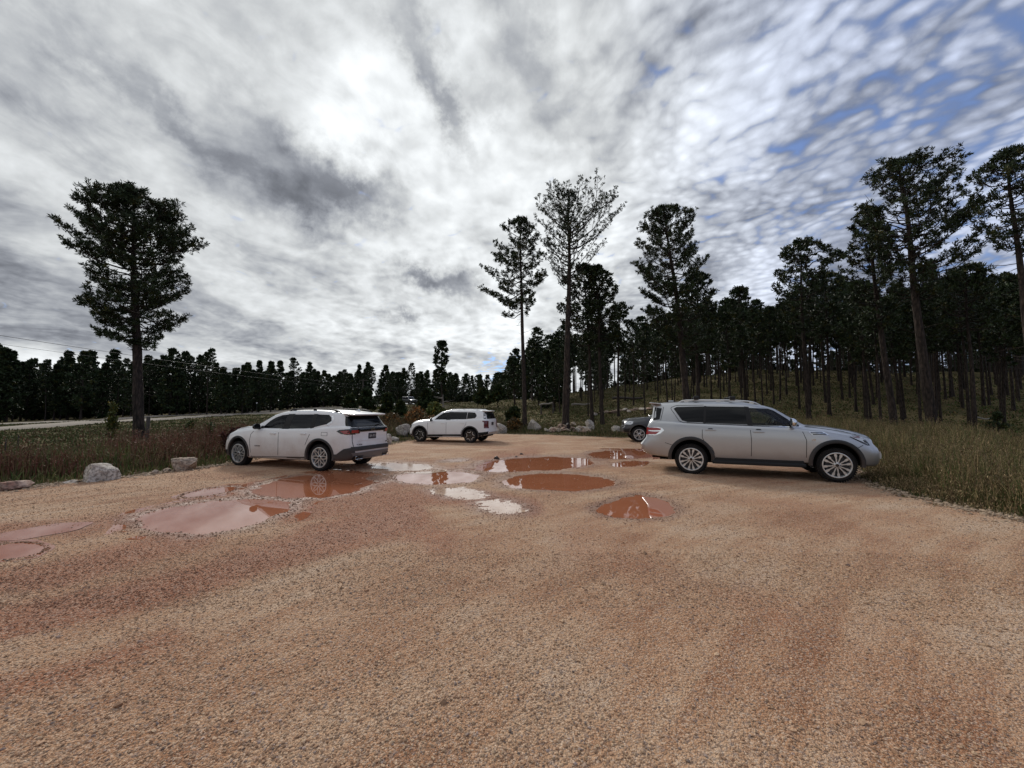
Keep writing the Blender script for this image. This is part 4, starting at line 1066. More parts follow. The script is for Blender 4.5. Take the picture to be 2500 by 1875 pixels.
    c.both('rear_window', [(-2.27, 1.20), (-2.50, 1.18), (-2.38, 1.36), (-2.30, 1.45), (-2.17, 1.45)], M_GLASS, off=.008, grid=.03)
    mb = MB(); mb.box((-2.28, 0, 1.515), (.34, 1.36, .04), Matrix.Rotation(R(-6), 3, 'Y'), bev=.015); mb.build('spoiler', M_WHITE, c.root)
    mb = MB(); mb.box((-2.34, 0, 1.485), (.20, 1.30, .03), bev=.01); mb.build('spoiler_underside', M_BLACK, c.root)
    c.panel('plate', rect(-.02-.155, -.02+.155, .835, .985), M_PLATED, 'x', -1, off=.012)
    h, _, _ = c.hit((-.02, .92), 'x', -1)
    c.text('plate_number', '8A·93', .105, (h.x-.016, -.02, .905), (R(90), 0, R(-90)), M_PLATE)
    h, _, _ = c.hit((-.02, 1.10), 'x', -1); c.text('badge', 'GMC', .085, (h.x-.018, -.02, 1.097), (R(90), 0, R(-90)), M_CHROME)
    h, _, _ = c.hit((.55, .70), 'x', -1); c.text('badge', 'ACADIA', .055, (h.x-.006, .52, .70), (R(90), 0, R(-94)), M_GLOSSB)
    h, _, _ = c.hit((-.62, .72), 'x', -1); c.text('badge', 'AWD', .05, (h.x-.006, -.62, .72), (R(90), 0, R(-86)), M_GLOSSB)
    for g in (1, -1):
        c.line('tailgate_gap', [(g*.72, .98), (g*.72, .80), (g*.71, .66)], .010, axis='x', sides=(-1,))
    c.panel('tailgate_crease', [(-.55, .80), (.55, .80), (.55, .808), (-.55, .808)], M_WHITE, 'x', -1, off=.012)
    mb = MB(); mb.tube([(-2.50, -.15, 1.20), (-2.44, -.50, 1.235)], .010, 6); mb.build('wiper', M_BLACK, c.root)
    c.both('headlamp', [(1.88, 1.03), (1.97, .99), (2.06, .86), (2.08, .74), (2.02, .78), (1.97, .93)], M_GLOSSB, off=.008)
    c.both('headlamp_lens', [(1.95, .98), (2.03, .86), (2.05, .78), (2.0, .84)], M_LENS, off=.013)
    c.panel('grille', [(-.50, .55), (.50, .55), (.58, .90), (-.58, .90)], M_GLOSSB, 'x', 1, off=.012)
    c.both('bumper_trim', [(1.98, .45), (2.20, .45), (2.20, .26), (2.0, .26)], M_BLACK, off=.010)
    c.panel('windscreen', [(-.62, 1.19), (.62, 1.19), (.54, 1.50), (-.54, 1.50)], M_GLASS, 'x', 1, off=.006)
    c.mirror(.70, 1.155, (.17, .21, .16), M_GLOSSB, .14)
    c.rails(-2.02, -.15, .62, .05, M_BLACK, .018)
    mb = MB(); h, _, _ = c.hit((-1.98, 0), 'z', 1)
    mb.prism_y([(-2.10, h.z-.02), (-1.88, h.z-.02), (-1.98, h.z+.03), (-2.07, h.z+.055)], -.025, .025); mb.build('aerial_fin', M_WHITE, c.root)
    h1, _, _ = c.hit((.62, .56), 'y', 1)
    for g in (1, -1):
        h1, _, _ = c.hit((.70, .60), 'y', g); c.text('badge', 'ELEVATION', .04, (.72, h1.y+g*.004, .60), (R(90), 0, 0 if g < 0 else math.pi), M_TRIM)
    c.seats([.0], .95, wheel_x=.40)
    c.wheels(.355, .268, 'lattice', .25); c.underside()
    c.place((-5.16, 11.05), (-8.04, 12.11), side=-1); return c

# ---------- far white SUV
def far_suv():
    w1 = [(.60, 1.19), (.44, 1.36), (.14, 1.54), (-.22, 1.585), (-.10, 1.20)]
    S = dict(W=.98, x=(-2.14, 1.94), paint=M_WHITE2, wx=(-1.45, 1.45), ra=.43, rz=.39, rt=.36, wb=.95, archz=.27,
        top=[(-2.14, 1.62), (-2.0, 1.675), (-1.46, 1.715), (-.63, 1.725), (-.04, 1.695), (.31, 1.60), (.64, 1.38), (.95, 1.22), (1.05, 1.20), (1.43, 1.17), (1.75, 1.11), (1.87, 1.06), (1.94, .99)],
        belt=[(-2.14, 1.25), (-1.2, 1.19), (0, 1.17), (.9, 1.14), (1.4, 1.09), (1.94, .94)],
        bot=[(-2.14, .42), (-1.8, .30), (-1.0, .27), (1.0, .26), (1.94, .30)],
        wr=[(-2.14, .72), (-1.5, .76), (0, .77), (.4, .74), (.9, .80), (1.94, .80)],
        shear_f=[(.2, .08), (.4, .15), (.65, .15), (.9, .06), (1.0, 0)], shear_r=[(.35, -.10), (.45, -.22), (.6, -.26), (.75, -.18), (1.1, -.18), (1.2, -.14), (1.62, .02)],
        plan=[.82, .90, .96, 1, 1, .97, .93, .86], nose=.12, tail=.09, open=[w1], cabin=(-.4, .8, .85, 1.48))
    c = Car('suv', S, 'clean white SUV on black wheels parked farthest back before the roadside boulders', 'car', 'cars parked on the gravel lot')
    c.both('side_window', w1, M_CLEAR, off=.001, depth=.002)
    c.both('side_window', [(-.34, 1.595), (-1.25, 1.59), (-1.23, 1.225), (-.28, 1.205)], M_GLASS, off=.004)
    c.both('side_window', [(-1.27, 1.59), (-1.66, 1.565), (-1.76, 1.44), (-1.77, 1.38), (-1.70, 1.275), (-1.25, 1.23)], M_GLASS, off=.004)
    c.both('window_surround', [(-.22, 1.60), (-.35, 1.605), (-.28, 1.195), (-.10, 1.195)], M_BLACK, off=.006)
    c.line('chrome_strip', [(-.06, 1.175), (-.34, 1.18)], .03, M_CHROME, off=.008)
    c.line('door_gap', [(-.11, 1.165), (-.11, .45)]); c.line('door_gap', [(.97, 1.12), (.95, .45)]); c.line('door_gap', [(-1.24, 1.19), (-1.23, .96), (-1.0, .66), (-.92, .48)])
    c.handle(.06, 1.005); c.handle(-1.03, 1.025)
    for wx in S['wx']: c.arch(wx, w=.065, off=.016, r0=.425)
    c.both('sill_trim', [(-1.02, .44), (1.02, .40), (1.0, .25), (-1.02, .27)], M_BLACK, off=.012)
    c.both('bumper_trim', [(-1.86, .53), (-2.14, .56), (-2.44, .60), (-2.44, .40), (-1.86, .30)], M_BLACK, off=.010, grid=.03)
    c.both('bumper_trim', [(1.90, .42), (2.2, .42), (2.2, .24), (1.90, .24)], M_BLACK, off=.010)
    c.panel('skid_plate', rect(-.75, .75, .42, .56), mat('silver skid plate', (.40, .38, .37), rough=.45, metal=.5), 'x', -1, off=.016)
    c.panel('bumper_trim', rect(-.78, .78, .33, .43), M_BLACK, 'x', -1, off=.02)
    for g in (1, -1):
        yy = sorted((.66*g, .86*g)); c.panel('tail_lamp', rect(yy[0], yy[1], .76, 1.14), M_DRED, 'x', -1, off=.016, grid=.03)
    c.both('tail_lamp', [(-2.12, 1.15), (-2.40, 1.15), (-2.40, .76), (-2.20, .76), (-2.19, 1.08), (-2.12, 1.09)], M_DRED, off=.014, grid=.025)
    c.both('headlamp', [(1.90, .96), (2.10, .96), (2.12, .72), (2.0, .74), (1.96, .88)], M_GLOSSB, off=.010)
    c.panel('rear_window', [(-.70, 1.24), (.70, 1.24), (.63, 1.60), (-.63, 1.60)], M_GLASS, 'x', -1, off=.008)
    c.both('rear_window', [(-2.09, 1.60), (-2.30, 1.60), (-2.30, 1.22), (-2.15, 1.25)], M_GLASS, off=.004)
    mb = MB(); mb.box((-2.14, 0, 1.655), (.26, 1.36, .035), Matrix.Rotation(R(-7), 3, 'Y'), bev=.014); mb.build('spoiler', M_WHITE2, c.root)
    c.panel('plate', rect(-.16, .16, .90, 1.06), M_PLATED, 'x', -1, off=.012)
    c.panel('grille', rect(-.55, .55, .75, .96), M_GLOSSB, 'x', 1, off=.012)
    c.panel('windscreen', [(-.64, 1.22), (.64, 1.22), (.56, 1.60), (-.56, 1.60)], M_GLASS, 'x', 1, off=.006)
    c.mirror(.72, 1.19, (.12, .20, .20), M_GLOSSB, .13)
    c.rails(-1.9, -.1, .62, .035, M_WHITE2, .014)
    mb = MB(); mb.prism_y([(-2.02, 1.69), (-1.80, 1.69), (-1.93, 1.76)], -.02, .02); mb.build('aerial_fin', M_WHITE2, c.root)
    c.seats([.0], 1.02, wheel_x=.42)
    c.wheels(.36, .275, 'star', .25); c.underside()
    c.place((-2.18, 21.34), (-4.97, 22.13), side=-1); return c

# ---------- dark pickup, mostly hidden behind the silver SUV
def pickup():
    S = dict(W=1.0, x=(-2.65, 2.50), paint=M_GREYP, wx=(-1.85, 1.85), ra=.49, rz=.44, rt=.41, wb=.95, archz=.40, sig=.03,
        top=[(-2.65, 1.24), (-.98, 1.24), (-.93, 1.30), (-.80, 1.80), (-.6, 1.88), (.2, 1.89), (.45, 1.80), (1.05, 1.37), (1.15, 1.34), (1.9, 1.30), (2.25, 1.24), (2.42, 1.16), (2.50, 1.08)],
        belt=[(-2.65, 1.21), (-1, 1.21), (1.0, 1.20), (1.5, 1.19), (2.1, 1.10), (2.5, 1.03)], bot=[(-2.65, .55), (0, .48), (2.5, .50)],
        wr=[(-2.65, .90), (-1.05, .88), (-.85, .76), (.4, .76), (1.0, .82), (2.5, .80)],
        shear_f=[(.4, 0), (.55, .10), (.75, .10), (.85, .03), (1.1, 0)], nose=.14, tail=.0, plan=[.97, .985, .99, 1, 1, .98, .93, .86])
    c = Car('pickup_truck', S, 'dark grey pickup truck half hidden behind the silver SUV', 'pickup truck', 'cars parked on the gravel lot')
    c.both('side_window', [(-.72, 1.24), (-.60, 1.74), (-.12, 1.77), (-.12, 1.235)], M_GLASS, off=.004)
    c.both('side_window', [(-.04, 1.235), (-.04, 1.77), (.28, 1.75), (.48, 1.68), (.86, 1.40), (.90, 1.235)], M_GLASS, off=.004)
    c.panel('windscreen', [(-.70, 1.39), (.70, 1.39), (.60, 1.78), (-.60, 1.78)], M_GLASS, 'x', 1, off=.006)
    c.panel('rear_window', [(-.62, 1.34), (.62, 1.34), (.56, 1.74), (-.56, 1.74)], M_GLASS, 'x', -1, off=.006)
    mb = MB(); mb.box((-1.82, 0, 1.245), (1.60, 1.62, .03)); mb.build('bed_cover', M_BLACK, c.root)
    c.line('door_gap', [(-.08, 1.2), (-.08, .55)]); c.line('door_gap', [(.98, 1.2), (1.02, .9), (1.0, .55)]); c.line('door_gap', [(-.92, 1.2), (-.95, .55)])
    c.handle(.15, 1.08); c.handle(-.75, 1.08)
    for wx in S['wx']: c.arch(wx, w=.05, off=.02, r0=.485, mat_=M_GREYP)
    c.both('headlamp', [(2.12, 1.10), (2.30, 1.13), (2.62, 1.12), (2.62, .96), (2.30, .93), (2.2, .98)], M_LENS, off=.010)
    for g in (1, -1):
        yy = sorted((.62*g, .86*g)); c.panel('headlamp', rect(yy[0], yy[1], .93, 1.09), M_LENS, 'x', 1, off=.012)
        yy = sorted((.72*g, .93*g)); c.panel('tail_lamp', rect(yy[0], yy[1], .85, 1.15), M_RED, 'x', -1, off=.012)
    c.panel('grille', rect(-.60, .60, .78, 1.10), M_CHROME, 'x', 1, off=.014); c.panel('grille', rect(-.52, .52, .83, 1.05), M_BLACK, 'x', 1, off=.022)
    c.both('bumper_trim', [(2.3, .73), (2.75, .73), (2.75, .52), (2.3, .52)], M_BLACK, off=.012)
    c.panel('bumper', rect(-.84, .84, .56, .75), M_GREYP, 'x', 1, off=.05, depth=.04)
    c.mirror(.95, 1.30, (.14, .24, .26), M_CHROME, .20)
    c.wheels(.41, .285, 'pairs', .27); c.underside()
    # front wheel sits where the photo shows it
    p = gnd(1561, 1079, -.115); q = (p[0], p[1]); a = R(171)
    f = np.array([q[0], q[1]]); d = np.array([math.cos(a), math.sin(a)])
    left = np.array([-d[1], d[0]])       # its left side faces the camera
    f = f-left*.95
    c.place(f-d*3.70, f); return c

# ---------- far dark 4x4 with a pale roof on the road
def jeep():
    S = dict(W=.92, x=(-1.95, 1.85), paint=mat('dark green paint', (.03, .034, .036), rough=.4, coat=.5), wx=(-1.25, 1.3), ra=.45, rz=.42, rt=.40, wb=.95, archz=.40, sig=.03,
        top=[(-1.95, 1.75), (-1.8, 1.80), (.2, 1.80), (.35, 1.76), (.75, 1.20), (.85, 1.16), (1.6, 1.08), (1.85, 1.02)], belt=[(-1.95, 1.15), (.8, 1.10), (1.85, .98)], bot=[(-1.95, .5), (1.85, .5)],
        wr=[(-1.95, .74), (.3, .74), (.9, .78), (1.85, .72)], nose=.06, tail=.03)
    c = Car('off_road_car', S, 'dark boxy off-road car with a white roof on the far road above the shrubs', 'car')
    c.both('side_window', [(-1.75, 1.2), (-1.75, 1.66), (-.75, 1.68), (-.75, 1.18)], M_GLASS); c.both('side_window', [(-.65, 1.18), (-.65, 1.68), (.15, 1.68), (.52, 1.25), (.52, 1.17)], M_GLASS)
    c.panel('windscreen', rect(-.62, .62, 1.24, 1.66), M_GLASS, 'x', 1)
    mb = MB(); mb.box((-.8, 0, 1.81), (2.15, 1.44, .06), bev=.02); mb.build('roof', M_WHITE2, c.root)
    for g in (1, -1):
        mb = MB(); mb.tube([(.22, g*.73, 1.78), (.70, g*.80, 1.16)], .035, 6); mb.build('windscreen_pillar', M_WHITE2, c.root)
        yy = sorted((.5*g, .72*g)); c.panel('headlamp', rect(yy[0], yy[1], .82, .97), M_LENS, 'x', 1, off=.02)
    c.panel('bonnet', rect(.95, 1.75, -.7, .7), M_WHITE2, 'z', 1, off=.01)
    c.wheels(.40, .24, 'pairs', .25)
    p = at_depth(1003, 990, 97); z = float(ground_z(p[0], p[1]))
    c.root.location = (p[0], p[1]-1.0, z+.10); c.root.rotation_euler = (0, 0, R(-38)); c.root.scale = (1.0,)*3
    return c
silver_suv(); white_suv(); far_suv(); pickup(); jeep()
# ------------------------------------------------------------------ pines
def tubes_np(paths, n):
    """paths: list of (P(k,3), r(k)); returns V,F for n-sided tubes"""
    VV = []; FF = []; off = 0
    w = np.arange(n)*2*math.pi/n; cw, sw = np.cos(w), np.sin(w)
    for P, r in paths:
        P = np.asarray(P, float); T = np.gradient(P, axis=0); T /= np.linalg.norm(T, axis=1)[:, None]+1e-9
        ref = np.array([0, 0, 1.]) if abs(T[0, 2]) < .8 else np.array([1., 0, 0])
        A = np.cross(T, ref); A /= np.linalg.norm(A, axis=1)[:, None]+1e-9; B = np.cross(T, A)
        V = P[:, None]+(A[:, None]*cw[None, :, None]+B[:, None]*sw[None, :, None])*np.asarray(r)[:, None, None]
        k = len(P); i, j = np.meshgrid(np.arange(k-1), np.arange(n), indexing='ij')
        F = np.stack([i*n+j, i*n+(j+1) % n, (i+1)*n+(j+1) % n, (i+1)*n+j], -1).reshape(-1, 4)+off
        VV.append(V.reshape(-1, 3)); FF.append(F); off += k*n
    return np.concatenate(VV), np.concatenate(FF)
def bark_fn(nt, b):
    p = objco(nt); X, Y, Z = nt.sep(p)
    q = nt.comb(X, Y, nt.m('MULTIPLY', Z, .28)); v = nt.vor(q, 13.); n = nt.noise(q, 7, 5, .65)
    col = nt.ramp(nt.m('MULTIPLY_ADD', v.outputs['Distance'], -.5, nt.m('ADD', n, .25)), [(.2, (.018, .015, .014)), (.5, (.045, .035, .030)), (.75, (.085, .062, .050))])
    nt.put(b.inputs['Base Color'], col); nt.put(b.inputs['Normal'], nt.bump(nt.m('SUBTRACT', n, v.outputs['Distance']), .9, .05))
M_BARK = mat('pine bark', rough=.95, spec=.15, fn=bark_fn)
def needle_fn(nt, b):
    c = attr(nt, 'Col', 'Color'); nt.put(b.inputs['Base Color'], c)
M_NEEDLE = mat('pine needles', rough=.55, spec=.25, fn=needle_fn)

def needles(C, D, g, per=11, L=.20, w=.030, fan=1.0, col=(.030, .045, .018), dry=.10):
    """sprays of needles at C pointing along D"""
    n = len(C); D = D/(np.linalg.norm(D, axis=1)[:, None]+1e-9)
    rv = g.normal(0, 1, (n, per, 3)); rv /= np.linalg.norm(rv, axis=2)[..., None]
    dirs = D[:, None]*g.uniform(.15, 1.15, (n, per, 1))+rv*fan*.75; dirs /= np.linalg.norm(dirs, axis=2)[..., None]
    side = np.cross(dirs, g.normal(0, 1, (n, per, 3))); side /= np.linalg.norm(side, axis=2)[..., None]+1e-9
    ln = L*g.uniform(.65, 1.15, (n, per, 1)); c = C[:, None]+g.normal(0, .03, (n, per, 3))
    a = c-side*w*.5; b = c+side*w*.5; t = c+dirs*ln
    m = c+dirs*ln*.55; a2 = m+side*w*.8; b2 = m-side*w*.8
    V = np.stack([c, a2, t, b2], 2).reshape(-1, 3)
    N = n*per; F = (np.arange(N)*4)[:, None]+np.array([0, 1, 2, 3])[None]
    base = np.array(col)*g.uniform(.45, 1.7, (n, 1)); yel = g.random((n, 1)) < dry
    base = np.where(yel, base*np.array([1.9, 1.25, .8]), base)
    colr = np.repeat(base, per, 0)*g.uniform(.7, 1.3, (N, 1))
    return V, F, np.repeat(colr, 4, 0)

def pine(seed, H, r0, prof, nl=60, lean=(0, 0), wob=.12, per=11, L=.21, w=.030, dens=1.0, up0=-6, up1=48, stubs=8, sides=12, curl=.35, low=False, flare=1.25, col=(.030, .045, .018), sub=3, fork=None, stubr=.9, capk=(.42, .85)):
    """prof: list (height fraction, reach to the left, reach to the right) in metres; returns trunk mesh, crown mesh"""
    g = np.random.default_rng(seed)
    K = 26 if not low else 12
    t = np.linspace(0, 1, K); ph = g.uniform(0, 6.28, 4)
    P = np.stack([lean[0]*t**1.1+wob*np.sin(t*5+ph[0])*t+wob*.4*np.sin(t*13+ph[1])*t, lean[1]*t+wob*np.sin(t*4.2+ph[2])*t, H*t], -1)
    P[0, 2] = -.35
    r = r0*(1-t)**.75*.93+.018; r[0] *= flare*1.15; r[1] *= 1+.10*(flare-1)
    if not low: r = r*(1+.05*np.sin(t*40+ph[3]))
    tr = [(P, r)]
    V1, F1 = tubes_np(tr, sides if not low else 6)
    paths = []; TC = []; TD = []
    hs = [p[0] for p in prof]; lf = [p[1] for p in prof]; rt = [p[2] for p in prof]
    h0, h1 = hs[0], hs[-1]
    for i in range(nl):
        u = (i+g.uniform(.0, 1))/nl; h = h0-.02+(h1-h0+.02)*u**.96
        a = i*2.39996+g.normal(0, .35); s = math.cos(a)
        el0 = R(up0+(up1-up0)*max(0, (h-h0)/(1-h0+1e-6))**1.3); ht = h
        for _ in range(3):      # the reach is what the outline allows at the height of the limb's tip
            e = np.interp(ht, hs, rt if s > 0 else lf); m = .5*(np.interp(ht, hs, rt)+np.interp(ht, hs, lf)); ht = min(1, h+.9*(e*abs(s)+m*(1-abs(s)))*max(0, math.tan(el0)+curl*.9)/H)
        reach = .90*(e*abs(s)+m*.85*(1-abs(s)))*g.choice([1.0, .92, .8, .62, .45], p=[.34, .22, .2, .14, .10])
        if reach < .15: continue
        o = np.array([np.interp(h, t, P[:, k]) for k in range(3)])
        el = R(up0+(up1-up0)*max(0, (h-h0)/(1-h0+1e-6))**1.3+g.normal(0, 7))
        k = 7; q = np.linspace(0, 1, k); hor = np.array([math.cos(a), math.sin(a), 0]); sidev = np.array([-math.sin(a), math.cos(a), 0])
        bend = g.normal(0, .14)
        LP2 = o+hor*(reach*q)[:, None]+np.array([0, 0, 1])*(reach*(math.tan(el)*q+curl*q*q-.10*np.sin(q*3.1)))[:, None]+sidev*(reach*bend*np.sin(q*3))[:, None]
        LP2[1:] += g.normal(0, .03*reach**.5, (k-1, 3)); rad = np.hypot(LP2[:, 0]-P[-1, 0], LP2[:, 1]-P[-1, 1]); zc = P[-1, 2]-.30-rad*g.uniform(*capk); over = np.maximum(LP2[:, 2]-zc, 0); LP2[:, 2] -= over*.85
        lr = (.011+.0125*reach)*(1-q)**.8+.006
        paths.append((LP2, lr))
        if g.random() < .04: continue
        # twigs
        nt_ = max(3, int(reach*3.2*dens*sub/3+g.uniform(0, 2)))
        for j in range(nt_):
            qq = .42+.58*((j+g.random())/nt_)**.85; b0 = np.array([np.interp(qq, q, LP2[:, kk]) for kk in range(3)])
            dirl = LP2[-1]-LP2[-3]; dirl /= np.linalg.norm(dirl); sg = 1 if j % 2 else -1
            td = dirl*.75+sidev*sg*g.uniform(.35, 1.1)+np.array([0, 0, g.uniform(-.15, .6)]); td /= np.linalg.norm(td)
            tl = reach*.38*(1.15-qq*.75)*g.uniform(.6, 1.15)+.10
            tq = np.array([0, .5, 1.]); TP = b0+td*(tl*tq)[:, None]+np.array([0, 0, .12*tl])*(tq**2)[:, None]
            paths.append((TP, np.array([.011, .008, .005])*(1+reach*.12)))
            ns = max(2, int(tl*4.5*dens+.9))
            for z in range(ns):
                f = 1-.75*z/ns*g.uniform(.7, 1.1); c = b0+td*(tl*f)+np.array([0, 0, .12*tl*f*f])+g.normal(0, .06, 3)
                TC.append(c); TD.append(td*.8+np.array([0, 0, .55])+g.normal(0, .25, 3))
        for z in range(max(1, int(2*dens))):
            TC.append(LP2[-1]+g.normal(0, .05, 3)); TD.append((LP2[-1]-LP2[-2])/np.linalg.norm(LP2[-1]-LP2[-2])+np.array([0, 0, .4]))
    # leader
    for z in range(int(10*dens)+4):
        TC.append(P[-1]+np.array([g.normal(0, .16), g.normal(0, .16), -g.uniform(.15, 1.1)])); TD.append(np.array([g.normal(0, .5), g.normal(0, .5), 1.]))
    # dead stubs below the crown
    for i in range(stubs):
        h = g.uniform(min(h0*.6, max(.10, h0-.42)), h0+.04); o = np.array([np.interp(h, t, P[:, k]) for k in range(3)]); a = g.uniform(0, 6.28)
        l = g.uniform(.25, 1.0)*stubr; q = np.linspace(0, 1, 4)
        paths.append((o+np.array([math.cos(a), math.sin(a), 0])*(l*q)[:, None]+np.array([0, 0, 1])*(l*(g.uniform(-.25, .25)*q+g.uniform(-.2, .35)*q*q))[:, None]+g.normal(0, .02, (4, 3))*q[:, None], np.array([.018, .013, .009, .005])))
    V2, F2 = tubes_np(paths, 4 if not low else 3)
    me1 = mk_mesh('trunk', np.vstack([V1, V2]), [F1, F2+len(V1)])
    me1.materials.append(M_BARK)
    VN, FN, CN = needles(np.array(TC), np.array(TD), g, per, L, w, col=col)
    me2 = mk_mesh('crown', VN, [FN], smooth=False); add_col(me2, CN); me2.materials.append(M_NEEDLE)
    return me1, me2
def put_tree(name, meshes, loc, rz, scale, label, group=None, cat='pine tree', tilt=None):
    e = empty(name, loc, rz, scale); tag(e, label, cat, group)
    if tilt: e.rotation_euler = (tilt[0], tilt[1], rz)
    link('trunk', meshes[0], None, e); link('crown', meshes[1], None, e); return e

# ---- the trees one can tell apart. base/top are px of the photo, y the distance; profile in px (left, right of the trunk) against px height
def hero(seed, base, top, y, r0, prof, label, group=None, **k):
    B = at_depth(base[0], base[1], y); T = at_depth(top[0], top[1], y); gz = float(ground_z(B[0], B[1]))
    sc = y/1000.0; H = T[2]-gz; lean = T[0]-B[0]*T[1]/B[1]
    def fr(v): return float(np.clip((at_depth(base[0], v, y)[2]-gz)/H, .02, 1))
    pr = sorted([(fr(v), l*sc, r*sc) for v, l, r in prof])
    ms = pine(seed, H, r0, pr, lean=(T[0]-B[0], 0), **k)
    return put_tree('pine_tree', ms, (B[0], B[1], gz), 0, 1, label, group)
hero(11, (339,1085), (322,449), 21, .255, [(449,10,20),(470,60,75),(500,110,105),(540,130,125),(575,150,150),(620,148,150),(650,120,110),(665,95,120),(690,90,125),(725,110,125),(745,136,145),(775,112,95),(800,95,55),(825,70,40),(835,20,50)],
     'tall lone pine with a broad dense crown on the far left', nl=165, dens=1.35, per=16, stubs=16, L=.19, w=.026, curl=.22, up0=-14, up1=40)
hero(12, (1281,1040), (1271,529), 33, .19, [(529,10,15),(560,45,40),(600,70,60),(640,95,60),(680,110,70),(700,135,60),(720,90,45),(745,60,40),(758,85,15)],
     'slim pine with a one-sided crown and bare lower trunk, left of the sparse tall one', nl=84, dens=1.2, per=15, stubs=14, L=.20, w=.032, up0=-14, up1=40, stubr=1.6)
hero(13, (1381,1043), (1392,464), 31, .29, [(464,10,12),(500,55,20),(530,90,60),(550,100,110),(570,100,150),(600,100,115),(640,85,70),(670,50,45),(700,20,20)],
     'tallest sparse pine with upswept thin branches near the middle', nl=86, dens=.85, per=12, stubs=22, L=.18, w=.028, up0=40, up1=46, curl=.12, sub=4, capk=(.05, .45), stubr=1.5)
hero(14, (1446,1030), (1425,640), 36, .17, [(640,10,20),(680,60,50),(740,70,60),(800,90,60),(850,60,40)], 'dense pine whose crown shows through the sparse tallest pine', nl=74, per=10, L=.26, w=.055, stubs=6, dens=1.1)
hero(15, (1471,1033), (1452,645), 35, .17, [(645,12,10),(680,30,40),(710,40,65),(740,45,55),(780,45,60),(830,40,50),(850,20,20)], 'dark pine with a pointed crown just right of the sparse tallest pine', nl=74, per=11, L=.26, w=.055, stubs=8, dens=1.15)
hero(16, (1510,1022), (1510,738), 40, .13, [(738,8,10),(760,20,28),(800,24,30),(860,20,24)], 'small narrow pine between the two tallest middle groups', nl=46, per=10, L=.28, w=.06, stubs=8)
hero(17, (1683,1040), (1622,498), 30, .27, [(498,14,34),(530,55,62),(570,85,95),(600,95,120),(625,98,90),(660,105,70),(690,110,70),(720,85,80),(750,120,100),(800,75,85),(850,50,60)],
     'tall dense pine leaning left above the rear of the silver SUV', nl=132, dens=1.2, per=16, stubs=8, L=.20, w=.032, up0=-10, up1=42)
hero(18, (1706,1040), (1700,664), 34, .17, [(664,10,12),(700,40,50),(745,60,60),(800,70,65),(860,50,50)], 'dense pine close behind the tall leaning one', nl=74, per=11, L=.27, w=.055, stubs=5, dens=1.15)
hero(19, (1822,1010), (1801,699), 42, .17, [(699,8,8),(730,28,30),(770,38,45),(810,40,70),(860,50,60)], 'conical pine standing alone against the sky between two taller groups', nl=70, per=11, L=.28, w=.06, stubs=6, dens=1.1)
hero(20, (1975,1030), (1950,583), 32, .18, [(583,12,18),(620,42,100),(660,60,75),(700,75,60),(740,62,70),(800,50,50),(830,30,30)], 'pine with an upswept branch to the right of its top, above the silver hood', nl=78, dens=1.0, per=11, stubs=14, L=.25, w=.05)
hero(21, (2026,1036), (2014,660), 34, .13, [(660,10,20),(700,40,50),(760,45,45),(820,30,30)], 'thin pine just right of the one above the silver hood', nl=56, per=10, L=.27, w=.055, stubs=14, dens=1.0)
hero(22, (2186,1070), (2112,505), 24, .19, [(505,10,10),(560,50,30),(600,55,40),(640,70,50),(700,60,60),(760,50,45),(800,30,30)], 'pine tucked against the left side of the tallest right-hand pine', nl=86, per=11, L=.24, w=.04, stubs=14, dens=1.05)
hero(23, (2281,1078), (2186,390), 21, .25, [(390,14,18),(420,50,75),(440,65,130),(490,95,125),(520,130,175),(560,110,160),(590,95,130),(620,85,155),(660,75,110),(700,60,85),(720,45,50)],
     'tallest right-hand pine with long layered branches, trunk leaning left', nl=108, dens=1.1, per=16, stubs=24, L=.20, w=.028, capk=(.15, .6), up0=-4, up1=50, stubr=1.4)
hero(24, (2382,1085), (2357,637), 24, .12, [(637,8,8),(660,45,40),(700,75,60),(750,90,80),(800,60,60)], 'thin pine with a flat spreading crown, second from the right edge', nl=64, per=11, L=.24, w=.04, stubs=14, dens=1.0)
hero(25, (2545,1105), (2452,362), 17, .17, [(362,12,20),(400,55,60),(440,110,70),(470,75,90),(530,70,90),(570,85,60),(600,50,40)], 'pine cut off by the right edge with bare trunk and separate branch layers', nl=70, dens=1.1, per=16, stubs=22, L=.19, w=.025, up0=-8, up1=40, stubr=1.2)
hero(26, (1080,1000), (1078,832), 85, .28, [(832,8,8),(860,18,18),(890,22,20),(930,20,16),(960,14,14)], 'dark narrow pine rising above the far tree line behind the clean white SUV', nl=70, per=10, L=.5, w=.14, stubs=2, dens=.8)
hero(27, (1257,1008), (1250,872), 62, .14, [(872,6,6),(890,16,18),(920,20,22),(950,14,16)], 'slight pine against the blue gap left of the slim bare-trunked pine', nl=44, per=9, L=.40, w=.09, stubs=4, dens=.7)

